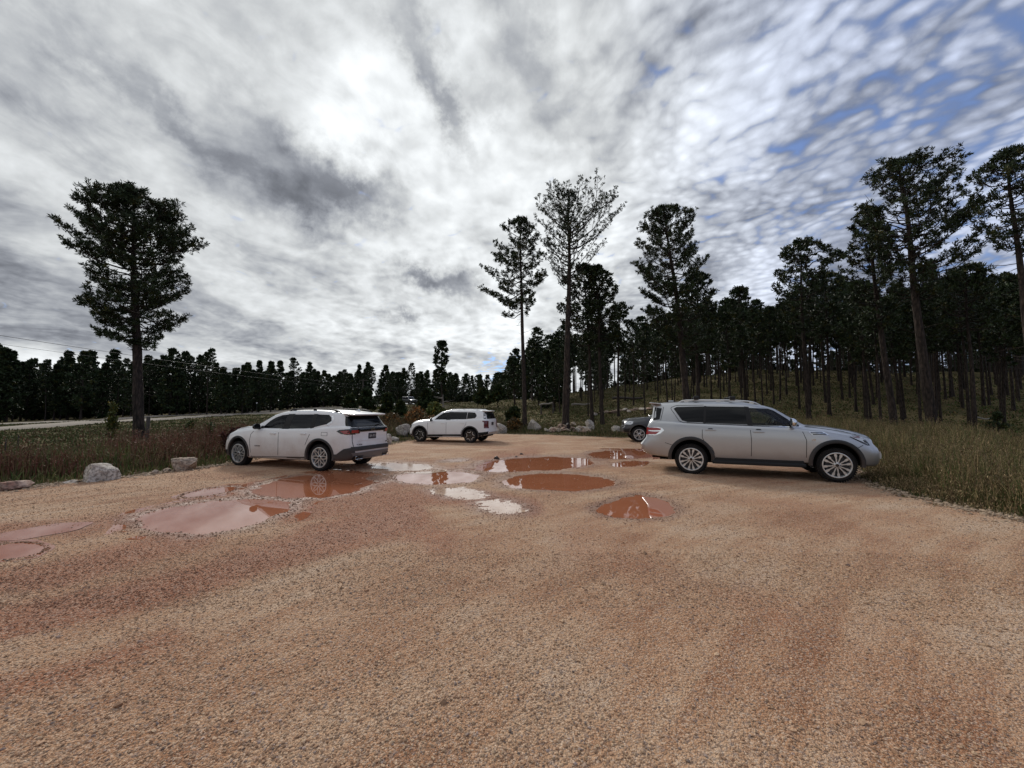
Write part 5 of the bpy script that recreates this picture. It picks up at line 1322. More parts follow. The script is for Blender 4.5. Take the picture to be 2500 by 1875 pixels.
# ---- forest individuals from a few prototypes
def proto(seed, H, r0, cb, wid, **k):
    g = np.random.default_rng(seed+900); pr = []
    for h, f in ((cb, .5), (cb+(1-cb)*.15, .9), (cb+(1-cb)*.35, 1.), (cb+(1-cb)*.6, .74), (cb+(1-cb)*.8, .46), (1., .10)):
        pr.append((h, wid*f*g.uniform(.75, 1.2), wid*f*g.uniform(.75, 1.2)))
    return pine(seed, H, r0, pr, low=True, **k)
TALL = [proto(40+i, 12., .105, cb, wd, nl=50, per=10, L=.30, w=.065, dens=.75, stubs=14, sides=7, lean=(random.Random(i).uniform(-.5, .5), 0), wob=.14)
        for i, (cb, wd) in enumerate([(.52, 1.7), (.58, 1.5), (.48, 1.9), (.55, 1.6), (.60, 1.45), (.45, 1.8)])]
BUSHY = [proto(60+i, 12., .16, cb, wd, nl=72, per=10, L=.46, w=.13, dens=.62, stubs=2, sides=7)
        for i, (cb, wd) in enumerate([(.10, 2.3), (.05, 2.0), (.16, 2.5), (.12, 1.9), (.03, 2.2)])]
GR = [
 ('right', 'bare-trunked dark pine in the stand behind the silver bonnet and tall grass', 'pines of the right-hand stand', lambda u: u > 1960),
 ('mid', 'bare-trunked dark pine in the stand above the silver SUV roof', 'pines of the stand above the silver SUV', lambda u: 1560 < u <= 1960),
 ('left', 'dark pine on the rise behind the slim pines and the rubble pile', 'pines of the rise behind the rubble pile', lambda u: u <= 1560)]
def forest_right():
    g = np.random.default_rng(77); pts = []
    taken = [(o.location.x, o.location.y) for o in bpy.data.objects if o.name.startswith('pine_tree')]
    n = 0; tries = 0
    while n < 168 and tries < 30000:
        tries += 1
        y = 22+44*g.random()**.9; u = g.uniform(1275, 2600)
        # nearer rows only further right
        ymin = np.interp(u, [1275, 1400, 1600, 1800, 2000, 2200, 2500, 2600], [50, 42, 38, 33, 28, 25, 22, 21])
        if y < ymin: continue
        x = (u-1250)/1000*y
        if any((x-a)**2+(y-b)**2 < (1.15+.018*y)**2 for a, b in taken): continue
        if lot_sdf(np.array([x]), np.array([y]))[0] < 2.0: continue
        taken.append((x, y)); z = float(ground_z(x, y))
        # heights that keep the ragged skyline of the stand
        vt = np.interp(u, [1275, 1330, 1400, 1500, 1600, 1760, 1850, 1960, 2080, 2200, 2350, 2450, 2600], [905, 872, 850, 835, 800, 770, 765, 730, 690, 690, 680, 675, 670])+g.normal(0, 26)
        H = min(max((998.7-vt)/1000*y+1.65-z, 8.0), 15.5)*g.uniform(.90, 1.0)
        m = TALL[int(g.integers(len(TALL)))] if u > 1400 or g.random() < .5 else BUSHY[int(g.integers(len(BUSHY)))]
        k = [q for q in GR if q[3](u)][0]
        s = H/12.
        o = put_tree('pine_tree', m, (x, y, z-.05), g.uniform(0, 6.28), 1, k[1], k[2], tilt=(g.normal(0, .018), g.normal(0, .018)))
        o.scale = (s*g.uniform(.85, 1.1),)*2+(s,); n += 1
forest_right()
def forest_left():
    g = np.random.default_rng(78); n = 0
    rows = []
    u = -40
    while u < 1245:
        y = np.interp(u, [0, 600, 700, 1120, 1245], [70, 88, 118, 128, 104])+g.uniform(-5, 9)
        rows.append((u, y)); u += g.uniform(12, 22)
    for i in range(18): 
        u = g.uniform(-60, 900); rows.append((u, np.interp(u, [0, 600, 700, 1150], [82, 100, 128, 138])+g.uniform(2, 12)))
    for u, y in rows:
        if 1085 < u < 1160 and y < 118: y += 14
        x = (u-1250)/1000*y; z = float(ground_z(x, y))
        vt = np.interp(u, [-40, 0, 60, 110, 200, 300, 420, 500, 600, 640, 700, 900, 1050, 1120, 1200, 1245], [855, 850, 858, 872, 868, 872, 862, 866, 890, 896, 892, 898, 897, 900, 925, 945])+7+g.normal(0, 15)
        H = max(5, (998.7-vt)/1000*y+1.65-z)
        m = BUSHY[int(g.integers(len(BUSHY)))] if g.random() < .85 else TALL[int(g.integers(len(TALL)))]
        if u < 330: lb, gp = 'dark pine in the tree line beyond the road, left of the tall lone pine', 'tree line left of the lone pine'
        elif u < 640: lb, gp = 'dark pine in the tree line beyond the road, between lone pine and dusty SUV', 'tree line right of the lone pine'
        else: lb, gp = 'distant pine in the dark tree line behind the two white SUVs', 'tree line behind the white SUVs'
        o = put_tree('pine_tree', m, (x, y, z-.1), g.uniform(0, 6.28), 1, lb, gp); s = H/12.; o.scale = (s*g.uniform(.85, 1.15),)*2+(s,)
forest_left()
def distant_forest():
    """the wood farther off that reads as one mass"""
    g = np.random.default_rng(80); VV = []; FF = []; CV = []; off = 0; TV = []; TF = []; toff = 0
    src = []
    for tr, cr in BUSHY[:3]:
        v = np.empty(len(cr.vertices)*3, np.float32); cr.vertices.foreach_get('co', v); v = v.reshape(-1, 3)
        c = np.empty(len(cr.vertices)*4, np.float32); cr.color_attributes['Col'].data.foreach_get('color', c); c = c.reshape(-1, 4)
        q = v.reshape(-1, 4, 3); pick = g.random(len(q)) < .55; src.append((q[pick], c.reshape(-1, 4, 4)[pick]))
    tall = []
    for tr, cr in TALL[:4]:
        v = np.empty(len(cr.vertices)*3, np.float32); cr.vertices.foreach_get('co', v); v = v.reshape(-1, 3)
        c = np.empty(len(cr.vertices)*4, np.float32); cr.color_attributes['Col'].data.foreach_get('color', c); c = c.reshape(-1, 4)
        q = v.reshape(-1, 4, 3); pick = g.random(len(q)) < .5; q = q[pick]; m = q.mean(1, keepdims=True); q = m+(q-m)*1.35; tall.append((q, c.reshape(-1, 4, 4)[pick]))
    for i in range(500):
        if i < 150: u = g.uniform(-200, 1240); y = np.interp(u, [0, 600, 1200], [96, 116, 150])+g.uniform(0, 30); vt = 905
        elif i < 260: u = g.uniform(1240, 2700); y = g.uniform(94, 125); vt = 0
        else: u = g.uniform(1290, 2700); y = g.uniform(58 if u > 1500 else 66, 92); vt = 1
        x = (u-1250)/1000*y; z = float(ground_z(x, y)); H = (998.7-vt)/1000*y+1.65-z if vt > 1 else (g.uniform(9, 12) if vt == 0 else g.uniform(10.5, 13.5))
        H = min(max(H, 6), 14)*g.uniform(.85, 1.0); q, c = src[int(g.integers(3))] if vt != 1 else tall[int(g.integers(4))]; a = g.uniform(0, 6.28); s = H/12
        X = (q[..., 0]*math.cos(a)-q[..., 1]*math.sin(a))*s*1.3+x; Y = (q[..., 0]*math.sin(a)+q[..., 1]*math.cos(a))*s*1.3+y; Z = q[..., 2]*s+z
        V = np.stack([X, Y, Z], -1).reshape(-1, 3); VV.append(V); CV.append(c.reshape(-1, 4)); n = len(V)//4
        FF.append((np.arange(n)*4)[:, None]+np.array([0, 1, 2, 3])+off); off += len(V)
        P = np.array([[x, y, z-.3], [x, y, z+H*.9]]); v, f = tubes_np([(P, np.array([.11, .04]))], 5); TV.append(v); TF.append(f+toff); toff += len(v)
    # understorey: low growth that closes the foot of the far tree line
    for i in range(620):
        if i < 430: u = g.uniform(-250, 1245); y = np.interp(u, [0, 600, 700, 1200], [76, 92, 122, 132])+g.uniform(0, 26)
        else: u = g.uniform(1245, 2700); y = g.uniform(80, 118)
        x = (u-1250)/1000*y; z = float(ground_z(x, y)); H = g.uniform(1.6, 4.6) if i < 430 else g.uniform(.8, 1.8); q, c = src[int(g.integers(3))]; q = q[::3]; c = c[::3]; a = g.uniform(0, 6.28); s = H/12; w = s*g.uniform(1.6, 2.6)
        m = q.mean(1, keepdims=True); q = m+(q-m)*(1.9/max(s*2.2, .5)); q = q*1.0
        X = (q[..., 0]*math.cos(a)-q[..., 1]*math.sin(a))*w+x; Y = (q[..., 0]*math.sin(a)+q[..., 1]*math.cos(a))*w+y; Z = q[..., 2]*s+z
        V = np.stack([X, Y, Z], -1).reshape(-1, 3); VV.append(V); CV.append(c.reshape(-1, 4)); n = len(V)//4
        FF.append((np.arange(n)*4)[:, None]+np.array([0, 1, 2, 3])+off); off += len(V)
    V = np.concatenate(VV+TV); C4 = np.concatenate(CV+[np.tile([[.05, .04, .033, 1]], (toff, 1))])
    me = mk_mesh('distant_forest', V, [np.concatenate(FF), np.concatenate(TF)+off], smooth=False); add_col(me, C4)
    tag(link('distant_forest', me, M_NEEDLE), kind='stuff')
distant_forest()
# ------------------------------------------------------------------ grass, weeds, shrubs
def blade_fn(nt, b):
    nt.put(b.inputs['Base Color'], attr(nt, 'Col', 'Color'))
M_BLADE = mat('grass blades', rough=.7, spec=.2, fn=blade_fn)
def grass(name, x, y, h, w, cols, lean=.35, seed=0, seg=2, heads=None, loose=.35):
    g = np.random.default_rng(seed); n = len(x); z = ground_z(x, y)
    d = lot_sdf(x, y)
    a = g.uniform(0, 6.28, n); ln = np.abs(g.normal(0, lean, n))*h; b = g.uniform(0, 6.28, n)
    sx = np.cos(a)*w*.5; sy = np.sin(a)*w*.5; lx = np.cos(b)*ln; ly = np.sin(b)*ln
    Z0 = np.stack([x, y, z-.03], -1); S = np.stack([sx, sy, sx*0], -1)
    M = Z0+np.stack([lx*.35, ly*.35, h*.6], -1); T = Z0+np.stack([lx, ly, h*np.sqrt(np.clip(1-(ln/(h+1e-6))**2*.5, .3, 1))], -1)
    V = np.stack([Z0-S, Z0+S, M+S*.8, M-S*.8, T], 1).reshape(-1, 3); o = (np.arange(n)*5)[:, None]
    F4 = o+np.array([0, 1, 2, 3]); F3 = o+np.array([3, 2, 4]); C = np.repeat(cols, 5, 0)
    Fs = [F4, F3]
    if heads is not None:      # seed heads / leaves: small lozenges near the tips
        k, sz, hc, lo = heads; m = n*k; t = g.uniform(lo, 1.05, (n, k, 1)); c = (Z0[:, None]*(1-t)+T[:, None]*t)+g.normal(0, .028, (n, k, 3))
        u1 = (T-Z0)[:, None]/(h[:, None, None]+1e-6)+g.normal(0, loose, (n, k, 3)); u1 /= np.linalg.norm(u1, axis=2)[..., None]; u2 = np.cross(u1, g.normal(0, 1, (n, k, 3))); u2 /= np.linalg.norm(u2, axis=2)[..., None]
        s = sz*g.uniform(.5, 1.4, (n, k, 1)); q = np.stack([c-u1*s, c+u2*s*.3, c+u1*s, c-u2*s*.3], 2).reshape(-1, 3)
        F5 = (np.arange(m)*4)[:, None]+np.array([0, 1, 2, 3])+len(V); V = np.vstack([V, q])
        hcol = np.array(hc)[g.integers(len(hc), size=m)]*g.uniform(.6, 1.3, (m, 1)); C = np.vstack([C, np.repeat(hcol, 4, 0)]); Fs[0] = np.vstack([F4, F5])
    me = mk_mesh(name, V, Fs, smooth=False); add_col(me, C); return tag(link(name, me, M_BLADE), kind='stuff')
def mixcol(g, n, pal, p=None):
    pal = np.array(pal); return pal[g.choice(len(pal), size=n, p=p)]*g.uniform(.6, 1.35, (n, 1))
OLIVE, GREEN, TAN, BROWN, RUST, DKG = (.085, .085, .028), (.055, .080, .022), (.26, .19, .095), (.13, .085, .045), (.115, .045, .030), (.028, .042, .014)
def veg():
    g = np.random.default_rng(31)
    boulder_c = np.array([(o.location.x, o.location.y, max(o.dimensions.x, .3)) for o in bpy.data.objects if o.name.startswith('boulder')]) if any(o.name.startswith('boulder') for o in bpy.data.objects) else np.zeros((0, 3))
    def clear(x, y):
        ok = np.ones(len(x), bool)
        for bx, by, bs in boulder_c:
            # grass does not grow through a stone nor smother its lot side
            ok &= np.hypot(x-bx, y-by) > bs*.42
            dx, dy = bx, by; L = math.hypot(dx, dy); ux, uy = dx/L, dy/L
            t = (x*ux+y*uy); s = np.abs(-x*uy+y*ux)
            ok &= ~((t < L) & (t > L-2.2) & (s < bs*.55))
        uu = x/np.maximum(y, 1)*1000+1250; ok &= ~((uu > 1328) & (uu < 1446) & (y > 28.3) & (y < 33.6) & (g.random(len(x)) < .93))
        return ok
    # right verge: tall dry grass
    n = 150000
    y = 2.5+23.5*g.random(n)**1.25; x = np.interp(y, [2.5, 10, 26], [7.0, 8.4, 14.0])+13*g.random(n)**1.35-.6
    d = lot_sdf(x, y); cl = fbm(x*.8, y*.8, 200); ok = (d > -.05+.28*fbm(x*3, y*3, 5)) & (d < 9) & (g.random(n) < .35+cl*1.1) & (g.random(n) < 1.15-d*.075)
    x, y, d, cl = x[ok], y[ok], d[ok], cl[ok]; n = len(x)
    h = (.14+.84*sstep(.0, 1.5, d))*g.uniform(.45, 1.15, n)*(.35+1.15*fbm(x*1.7, y*1.7, 207))*(.8+.35*cl)*(1-.40*sstep(5, 10, d))
    cc = mixcol(g, n, [TAN, OLIVE, BROWN, GREEN], [.28, .38, .14, .20])*1.5; low = sstep(.7, .0, d)[:, None]; pt = fbm(x*.7, y*.7, 301)[:, None]; cc = cc*(.55+.9*pt); cc = cc*(1-low)+mixcol(g, n, [GREEN, DKG, BROWN])*low
    grass('tall_grass', x, y, h, .008+.0006*y, cc, .24, 1, heads=(2, .023, [(.30, .22, .115), (.24, .17, .09), BROWN], .85))
    # left verge: reddish dead stems over green grass
    n = 110000; t = g.random(n); yy = 6.5+20*t**1.1; x = -4-20*g.random(n)
    y = yy; d = lot_sdf(x, y); cl = fbm(x*.45, y*.45, 210)
    ok = (d > .0+.25*fbm(x*3, y*3, 9)) & (d < 8) & (g.random(n) < 1.25-d*.12) & clear(x, y); x, y, d, cl = x[ok], y[ok], d[ok], cl[ok]; n = len(x)
    h = (.16+.74*sstep(.2, 2.0, d)*(.3+1.0*cl))*g.uniform(.5, 1.2, n)*(1-.35*sstep(4.5, 8, d))
    redk = (sstep(.36, .50, cl)*sstep(.5, 1.6, d)*(1-sstep(4.5, 6.5, d))); isr = g.random(n) < redk*.80
    cc = mixcol(g, n, [GREEN, OLIVE, DKG, BROWN], [.22, .40, .06, .32])*1.7; cc[isr] = mixcol(g, isr.sum(), [RUST, (.11, .045, .032), BROWN])*1.6
    h[isr] *= 1.35
    a = ~isr
    grass('grass', x[a], y[a], h[a], .013+.0007*y[a], cc[a], .4, 2)
    grass('dry_weeds', x[isr], y[isr], h[isr], .010+.0004*y[isr], cc[isr], .22, 3, heads=(5, .028, [(.17, .07, .045), (.14, .055, .04), (.22, .10, .06), (.20, .14, .08), OLIVE], .35, ) if False else (5, .030, [(.17, .07, .045), (.14, .055, .04), (.22, .10, .06), (.20, .14, .08), OLIVE], .35), loose=1.2)
    # back edge of the lot and round the far white SUV
    n = 90000; x = g.uniform(-12, 18, n); y = g.uniform(18, 40, n); d = lot_sdf(x, y); cl = fbm(x*.5, y*.5, 220)
    ok = (d > .0+.3*fbm(x*2, y*2, 9)) & (d < 7) & (g.random(n) < 1.1-d*.12) & clear(x, y)
    x, y, d, cl = x[ok], y[ok], d[ok], cl[ok]; n = len(x); left = sstep(2, -3, x)
    h = (.14+(.28+.62*left*sstep(.8, 2.8, d))*sstep(0, 1.5, d)*(.45+cl))*g.uniform(.5, 1.15, n)
    cc = mixcol(g, n, [GREEN, OLIVE, DKG, BROWN, TAN], [.26, .26, .18, .18, .12]); lb = (left*sstep(1, 3, d))[:, None]; cc = cc*(1-lb)+mixcol(g, n, [BROWN, TAN, RUST, OLIVE], [.45, .25, .1, .2])*lb
    grass('weeds', x, y, h, .024, cc, .35, 4, heads=(2, .035, [OLIVE, BROWN, GREEN, TAN], .4))
    # hillside and meadow turf
    n = 230000; r = 14*(95/14.)**g.random(n); az = np.radians(g.uniform(-56, 60, n)); x = r*np.sin(az); y = r*np.cos(az)
    cl = fbm(x*.16, y*.16, 230); c2 = fbm(x*.9, y*.9, 231); d = lot_sdf(x, y); ok = (d > 1.5) & (g.random(n) < .25+1.1*c2)
    for pts in ROADS:
        for a, b in zip(pts[:-1], pts[1:]):
            e = b-a; t = np.clip(((x-a[0])*e[0]+(y-a[1])*e[1])/(e@e), 0, 1); ok &= np.hypot(x-a[0]-t*e[0], y-a[1]-t*e[1]) > 3.0
    x, y, r, cl, c2 = x[ok], y[ok], r[ok], cl[ok], c2[ok]; n = len(x)
    h = (.06+.17*c2)*g.uniform(.6, 1.3, n)*(1+.002*r); k = g.random(n) < sstep(.40, .60, cl)
    cc = np.where(k[:, None], mixcol(g, n, [OLIVE, TAN, BROWN, GREEN], [.46, .06, .26, .22])*1.15, mixcol(g, n, [GREEN, OLIVE, BROWN], [.34, .50, .16])*1.15)
    grass('meadow_grass', x, y, h, .018+.0016*r, cc, .5, 5)

# boulders first, so the grass can keep clear of them
def rock_fn(light, dark):
    def fn(nt, b):
        p = objco(nt); n = nt.noise(p, 2.2, 6, .65, .5); f = nt.noise(p, 16, 4, .7); s = nt.noise(nt.vm('MULTIPLY', p, (1., 1., 4.)), 3.5, 4, .6)
        c = nt.mix(nt.ss(nt.m('ADD', nt.m('MULTIPLY', n, .6), nt.m('MULTIPLY', s, .4)), .38, .58), dark, light)
        c = nt.mix(nt.m('MULTIPLY', nt.ss(f, .58, .38), .7), c, (.10, .075, .06))
        nt.put(b.inputs['Base Color'], c); nt.put(b.inputs['Normal'], nt.bump(nt.m('ADD', nt.m('MULTIPLY', n, .8), nt.m('MULTIPLY', f, .3)), .8, .05))
    return fn
M_ROCKS = [mat('pale limestone', rough=.9, spec=.2, fn=rock_fn((.70, .64, .56), (.42, .36, .31))), mat('tan rock', rough=.9, spec=.2, fn=rock_fn((.56, .46, .36), (.32, .22, .16))), mat('reddish rock', rough=.9, spec=.2, fn=rock_fn((.50, .37, .30), (.30, .16, .12)))]
def rock_mesh(name, size, seed, subd=4, cuts=22, rough=.06):
    g = np.random.default_rng(seed); bm = bmesh.new(); bmesh.ops.create_icosphere(bm, subdivisions=subd, radius=1)
    V = np.array([v.co[:] for v in bm.verts])
    for i in range(cuts):
        nrm = g.normal(0, 1, 3); nrm[2] = nrm[2]*.6+.1; nrm /= np.linalg.norm(nrm); dd = g.uniform(.42, .80); s = V@nrm; m = s > dd; V[m] -= nrm*((s[m]-dd)*.93)[:, None]
    V *= 1/np.abs(V).max(0)
    q = fbm(V[:, 0]*2.2+V[:, 2]*1.7+seed, V[:, 1]*2.2-V[:, 2], seed % 97, 5)-.5; q2 = fbm(V[:, 0]*7+V[:, 2]*5, V[:, 1]*7+V[:, 2]*3, seed % 89, 3)-.5
    V = V*(1+rough*3.4*q+rough*2.0*q2)[:, None]
    V = V*np.array(size)*.5; V[:, 2] += size[2]*.5*.72
    for v, c in zip(bm.verts, V): v.co = c
    me = bpy.data.meshes.new(name); bm.to_mesh(me); bm.free()
    me.polygons.foreach_set('use_smooth', [True]*len(me.polygons)); me.set_sharp_from_angle(angle=R(24)); return me
def boulder(u0, u1, vtop, vbot, seed, m, label, depth_ratio=.75, y=None, rz=0, name='boulder', cat='boulder', group=None, dz=0):
    p = gnd((u0+u1)/2, vbot, 0) if y is None else at_depth((u0+u1)/2, vbot, y)
    w = (u1-u0)/1000*p[1]; hgt = (vbot-vtop)/1000*p[1]*1.18; dep = w*depth_ratio
    L = math.hypot(p[0], p[1]); q = (p[0]*(1+dep*.4/L), p[1]*(1+dep*.4/L)); z = float(ground_z(q[0], q[1])) if y is not None else min(0, float(ground_z(q[0], q[1])))
    cz = p[1]/L; me = rock_mesh(name, (w*.96*cz, dep*cz, hgt), seed); o = link(name, me, M_ROCKS[m]); o.location = (q[0], q[1], z-.05*hgt-.02+dz); o.rotation_euler = (0, 0, -math.atan2(q[0], q[1])+rz)
    return tag(o, label, cat, group)
boulder(-35, 86, 1171, 1199, 1, 2, 'low reddish rock at the left edge beside the gravel')
boulder(152, 197, 1167, 1180, 2, 0, 'small flat grey rock touching the left end of the big white boulder')
boulder(195, 299, 1121, 1176, 3, 0, 'big pale grey boulder, largest on the left edge of the gravel', rz=-.1)
boulder(298, 325, 1160, 1167, 4, 1, 'small tan stone at the right foot of the big pale boulder', name='stone', cat='stone')
boulder(335, 386, 1150, 1162, 5, 1, 'flat tan rock between the two large left boulders')
boulder(366, 389, 1139, 1157, 6, 1, 'small rounded brown rock standing on the flat tan one')
boulder(392, 420, 1140, 1151, 7, 1, 'low tan stone beside the left foot of the layered tan boulder', name='stone', cat='stone')
boulder(413, 489, 1109, 1149, 8, 1, 'layered tan boulder with a slanted top, nearest the dusty white SUV', rz=.1)
for i, (a, b, c, d) in enumerate([(95, 122, 1181, 1190), (125, 150, 1176, 1184), (326, 340, 1158, 1164), (105, 116, 1184, 1190)]):
    boulder(a, b, c, d, 30+i, i % 3, 'small stone in the broken row along the left gravel edge', name='stone', cat='stone', group='small stones along the left gravel edge')
boulder(934, 958, 1034, 1062, 9, 0, 'pointed pale boulder peeking out right beside the dusty SUV tail lamp', y=20.5)
boulder(964, 1004, 1028, 1062, 10, 0, 'large rounded pale boulder in front of the far white SUV bonnet', y=25.5)
boulder(948, 975, 1059, 1072, 11, 0, 'low pale rock in weeds below the rounded pale boulder', y=22.5)
boulder(1205, 1241, 1023, 1052, 12, 0, 'flat-topped ledge of pale rock right behind the far white SUV', y=29.5)
boulder(1286, 1324, 1021, 1050, 13, 0, 'angular pale boulder right of the slim pine trunk', y=31.5)
boulder(1428, 1455, 1019, 1046, 14, 0, 'upright pale boulder behind the right end of the rubble pile', y=31.2, depth_ratio=.9)
boulder(1490, 1521, 1027, 1046, 15, 0, 'smooth pale boulder at the pickup truck grille', y=29.5)
boulder(1327, 1337, 1034, 1042, 16, 0, 'small pale stone left of the rubble pile', y=31.5, name='stone', cat='stone')
boulder(1466, 1476, 1040, 1048, 17, 1, 'small pale stone between the upright boulder and the smooth one', y=30.5, name='stone', cat='stone')
for i, (u, v, s, lb) in enumerate([(1212, 1121, 15, 'largest of three dark stones at the far edge of the long puddle'), (1261, 1116, 7, 'smallest flat dark stone on the rim of the long puddle'), (1273, 1110, 10, 'dark stone lying just beyond the rim of the long puddle')]):
    p = gnd(u, v); k = s/1000*p[1]; me = rock_mesh('stone', (k, k*.7, k*.75), 50+i, 3); o = link('stone', me, mat('wet dark stone', (.05, .035, .028), rough=.5)); o.location = (p[0], p[1], -.02); tag(o, lb, 'stone')
def rubble():
    g = np.random.default_rng(9)
    ms = [rock_mesh('rubble_rock', (1, .8, .55), 70+i, 2, 10, .05) for i in range(6)]
    for m in ms: m.materials.append(M_ROCKS[g.choice([0, 1, 1, 2])])
    for i in range(110):
        t = g.random(); u = 1332+108*t; y = 29.6+2.6*g.random(); x = (u-1250)/1000*y
        if lot_sdf(np.array([x]), np.array([y]))[0] < .25: y += 1.0
        hump = .75*math.exp(-((u-1386)/36)**2)*(1-abs(y-31)/1.9)
        s = g.uniform(.22, .55)*(1 if g.random() < .85 else 1.5)
        o = link('rubble_rock', ms[int(g.integers(6))]); o.location = (x, y, float(ground_z(x, y))-.04+max(0, hump)*g.random()); o.scale = (s, s, s*g.uniform(.6, 1.1)); o.rotation_euler = (g.normal(0, .3), g.normal(0, .3), g.uniform(0, 6.3))
        tag(o, 'broken rock in the rubble pile at the foot of the tallest sparse pine', 'rock', 'rocks of the rubble pile')
    # broken ledge of dark rocks across the slope
    for i in range(34):
        u = g.uniform(1435, 1600); y = 44+g.normal(0, .5); x = (u-1250)/1000*y; s = g.uniform(.35, 1.0)
        o = link('ledge_rock', ms[int(g.integers(6))]); o.location = (x, y, float(ground_z(x, y))-.05); o.scale = (s*1.3, s, s*.7); o.rotation_euler = (0, 0, g.uniform(0, 6.3))
        tag(o, 'rock in the low dark ledge running across the slope above the pickup', 'rock', 'rocks of the ledge on the slope')
rubble()
veg()

# ---- small trees and shrubs one can tell apart
def leafy(name, u, vt, vb, y, w, seed, label, cat, green=(.06, .085, .022), per=7, n=220, L=.10, shape='cone', L2=None):
    g = np.random.default_rng(seed); B = at_depth(u, vb, y); gz = float(ground_z(B[0], B[1])); H = (at_depth(u, vt, y)[2])-gz; ww = w/1000*y/2
    paths = [(np.array([[0, 0, -.1], [.02, 0, H*.5], [0, .02, H*.95]]), np.array([.03, .018, .006])*max(.6, H/1.6))]; C = []; D = []
    for i in range(int(n/8)):
        h = H*(.22+.75*g.random()) if shape != 'bush' else H*g.uniform(.05, .7); a = g.uniform(0, 6.28)
        rr = ww*((1-(h/H))*1.1+.12 if shape == 'cone' else math.sin(min(1, h/H)*2.6+.35))*g.uniform(.5, 1.)
        o = np.array([0, 0, h]); e = o+np.array([math.cos(a)*rr, math.sin(a)*rr, rr*.45+.05]); paths.append((np.array([o, (o+e)/2, e]), np.array([.010, .007, .004])))
        for j in range(8): f = .35+.65*g.random(); C.append(o+(e-o)*f+g.normal(0, .03, 3)); D.append((e-o)/np.linalg.norm(e-o)+np.array([0, 0, .4]))
    V, F = tubes_np(paths, 4); t = mk_mesh('trunk', V, [F]); t.materials.append(M_BARK)
    VN, FN, CN = needles(np.array(C), np.array(D), g, per, L, L2 or L*.28, col=green, dry=.2); c = mk_mesh('crown', VN, [FN], smooth=False); add_col(c, CN); c.materials.append(M_NEEDLE)
    r = empty(name, (B[0], B[1], gz)); tag(r, label, cat); link('trunk', t, None, r); link('crown', c, None, r)
leafy('young_tree', 271, 985, 1080, 19, 30, 1, 'small yellow-green young tree left of the lone pine trunk', 'young tree', (.075, .085, .022), L=.10, shape='cone', n=260, L2=.04)
leafy('shrub', 462, 1035, 1080, 16, 30, 2, 'green needled shrub between the fence post and the dusty SUV, left one of two', 'shrub', (.07, .10, .03), L=.12)
leafy('shrub', 508, 1035, 1090, 15.5, 34, 3, 'green needled shrub nearest the bonnet of the dusty SUV', 'shrub', (.07, .10, .03), L=.12)
for i, (u, vt, y, w, lb) in enumerate([(852, 968, 44, 40, 'young pine just above the dusty SUV roof, by the pale embankment'), (893, 955, 46, 55, 'bushy dark young pine behind the rear corner of the dusty SUV'), (945, 965, 40, 44, 'young pine left of the far off-road car'),
        (978, 984, 38, 34, 'low young pine in front of the off-road car'), (1040, 955, 42, 60, 'thick dark young pine right of the off-road car'), (1062, 990, 34, 40, 'yellow-green shrub above the far SUV bonnet'),
        (1253, 1000, 34, 30, 'small bushy plant left of the slim pine trunk'), (1180, 955, 60, 50, 'young pine right of the open green meadow'), (1215, 945, 58, 46, 'taller young pine left of the slim pine trunk')]):
    leafy('young_pine' if i != 5 and i != 6 else 'shrub', u, vt, 1050, y, w*1.2, 20+i, lb, 'young pine' if i not in (5, 6) else 'shrub', (.035, .052, .02) if i != 5 else (.13, .15, .05), L=.011*y*.9, n=420, per=8, shape='ball' if i in (5, 6) else 'cone', L2=.0026*y)
# dark sapling in the right grass
leafy('young_pine', 2440, 1010, 1085, 23, 40, 40, 'dark bushy sapling among the trunks at the right edge', 'young pine', (.03, .045, .018), L=.14, n=200, shape='cone')
def brush(u0, u1, vt, y, seed, col, label, n=900, nm='bush', cat='bush'):
    g = np.random.default_rng(seed); uc = (u0+u1)/2; x0 = (uc-1250)/1000*y; gz = float(ground_z(x0, y)); H = at_depth(uc, vt, y)[2]-gz; w = (u1-u0)/1000*y/2
    a = g.uniform(0, 6.28, n); rr = w*np.sqrt(g.random(n)); bx = rr*np.cos(a)*.5; by = rr*np.sin(a)*.4; h = H*np.sqrt(np.clip(1-(rr/w)**2*.75, .1, 1))*g.uniform(.65, 1.02, n)
    paths = [(np.array([[p*.6, q*.6, -.05], [p*1.2, q*1.1, hh*.5], [p*1.9+g.normal(0, .06), q*1.7, hh]]), np.array([.009, .007, .004])) for p, q, hh in zip(bx[:260], by[:260], h[:260])]
    V, F = tubes_np(paths, 3); t = mk_mesh('stems', V, [F]); t.materials.append(mat('dry stems', (.12, .085, .05), rough=.9))
    f = g.uniform(.35, 1.0, n); C = np.stack([bx*(1+.9*f), by*(1+.7*f), h*f], -1)+g.normal(0, .04, (n, 3)); D = np.stack([bx, by, h], -1)+g.normal(0, .3, (n, 3))
    VN, FN, CN = needles(C, D, g, 7, .0052*y, .0017*y, col=col, dry=.35); c = mk_mesh('foliage', VN, [FN], smooth=False); add_col(c, CN); c.materials.append(M_NEEDLE)
    r = empty(nm, (x0, y, gz)); tag(r, label, cat); link('stems', t, None, r); link('foliage', c, None, r)
brush(985, 1045, 990, 29, 61, (.17, .115, .055), 'tall tan dry bush below the off-road car')
brush(925, 985, 1006, 29, 62, (.13, .095, .045), 'tan dry bush between the dusty SUV tail and the tall tan bush')
brush(1025, 1085, 1014, 28, 63, (.14, .10, .05), 'brown dry bush just above the far white SUV bonnet')
brush(1238, 1275, 1020, 30.5, 64, (.09, .07, .032), 'brownish bush left of the foot of the slim pine')

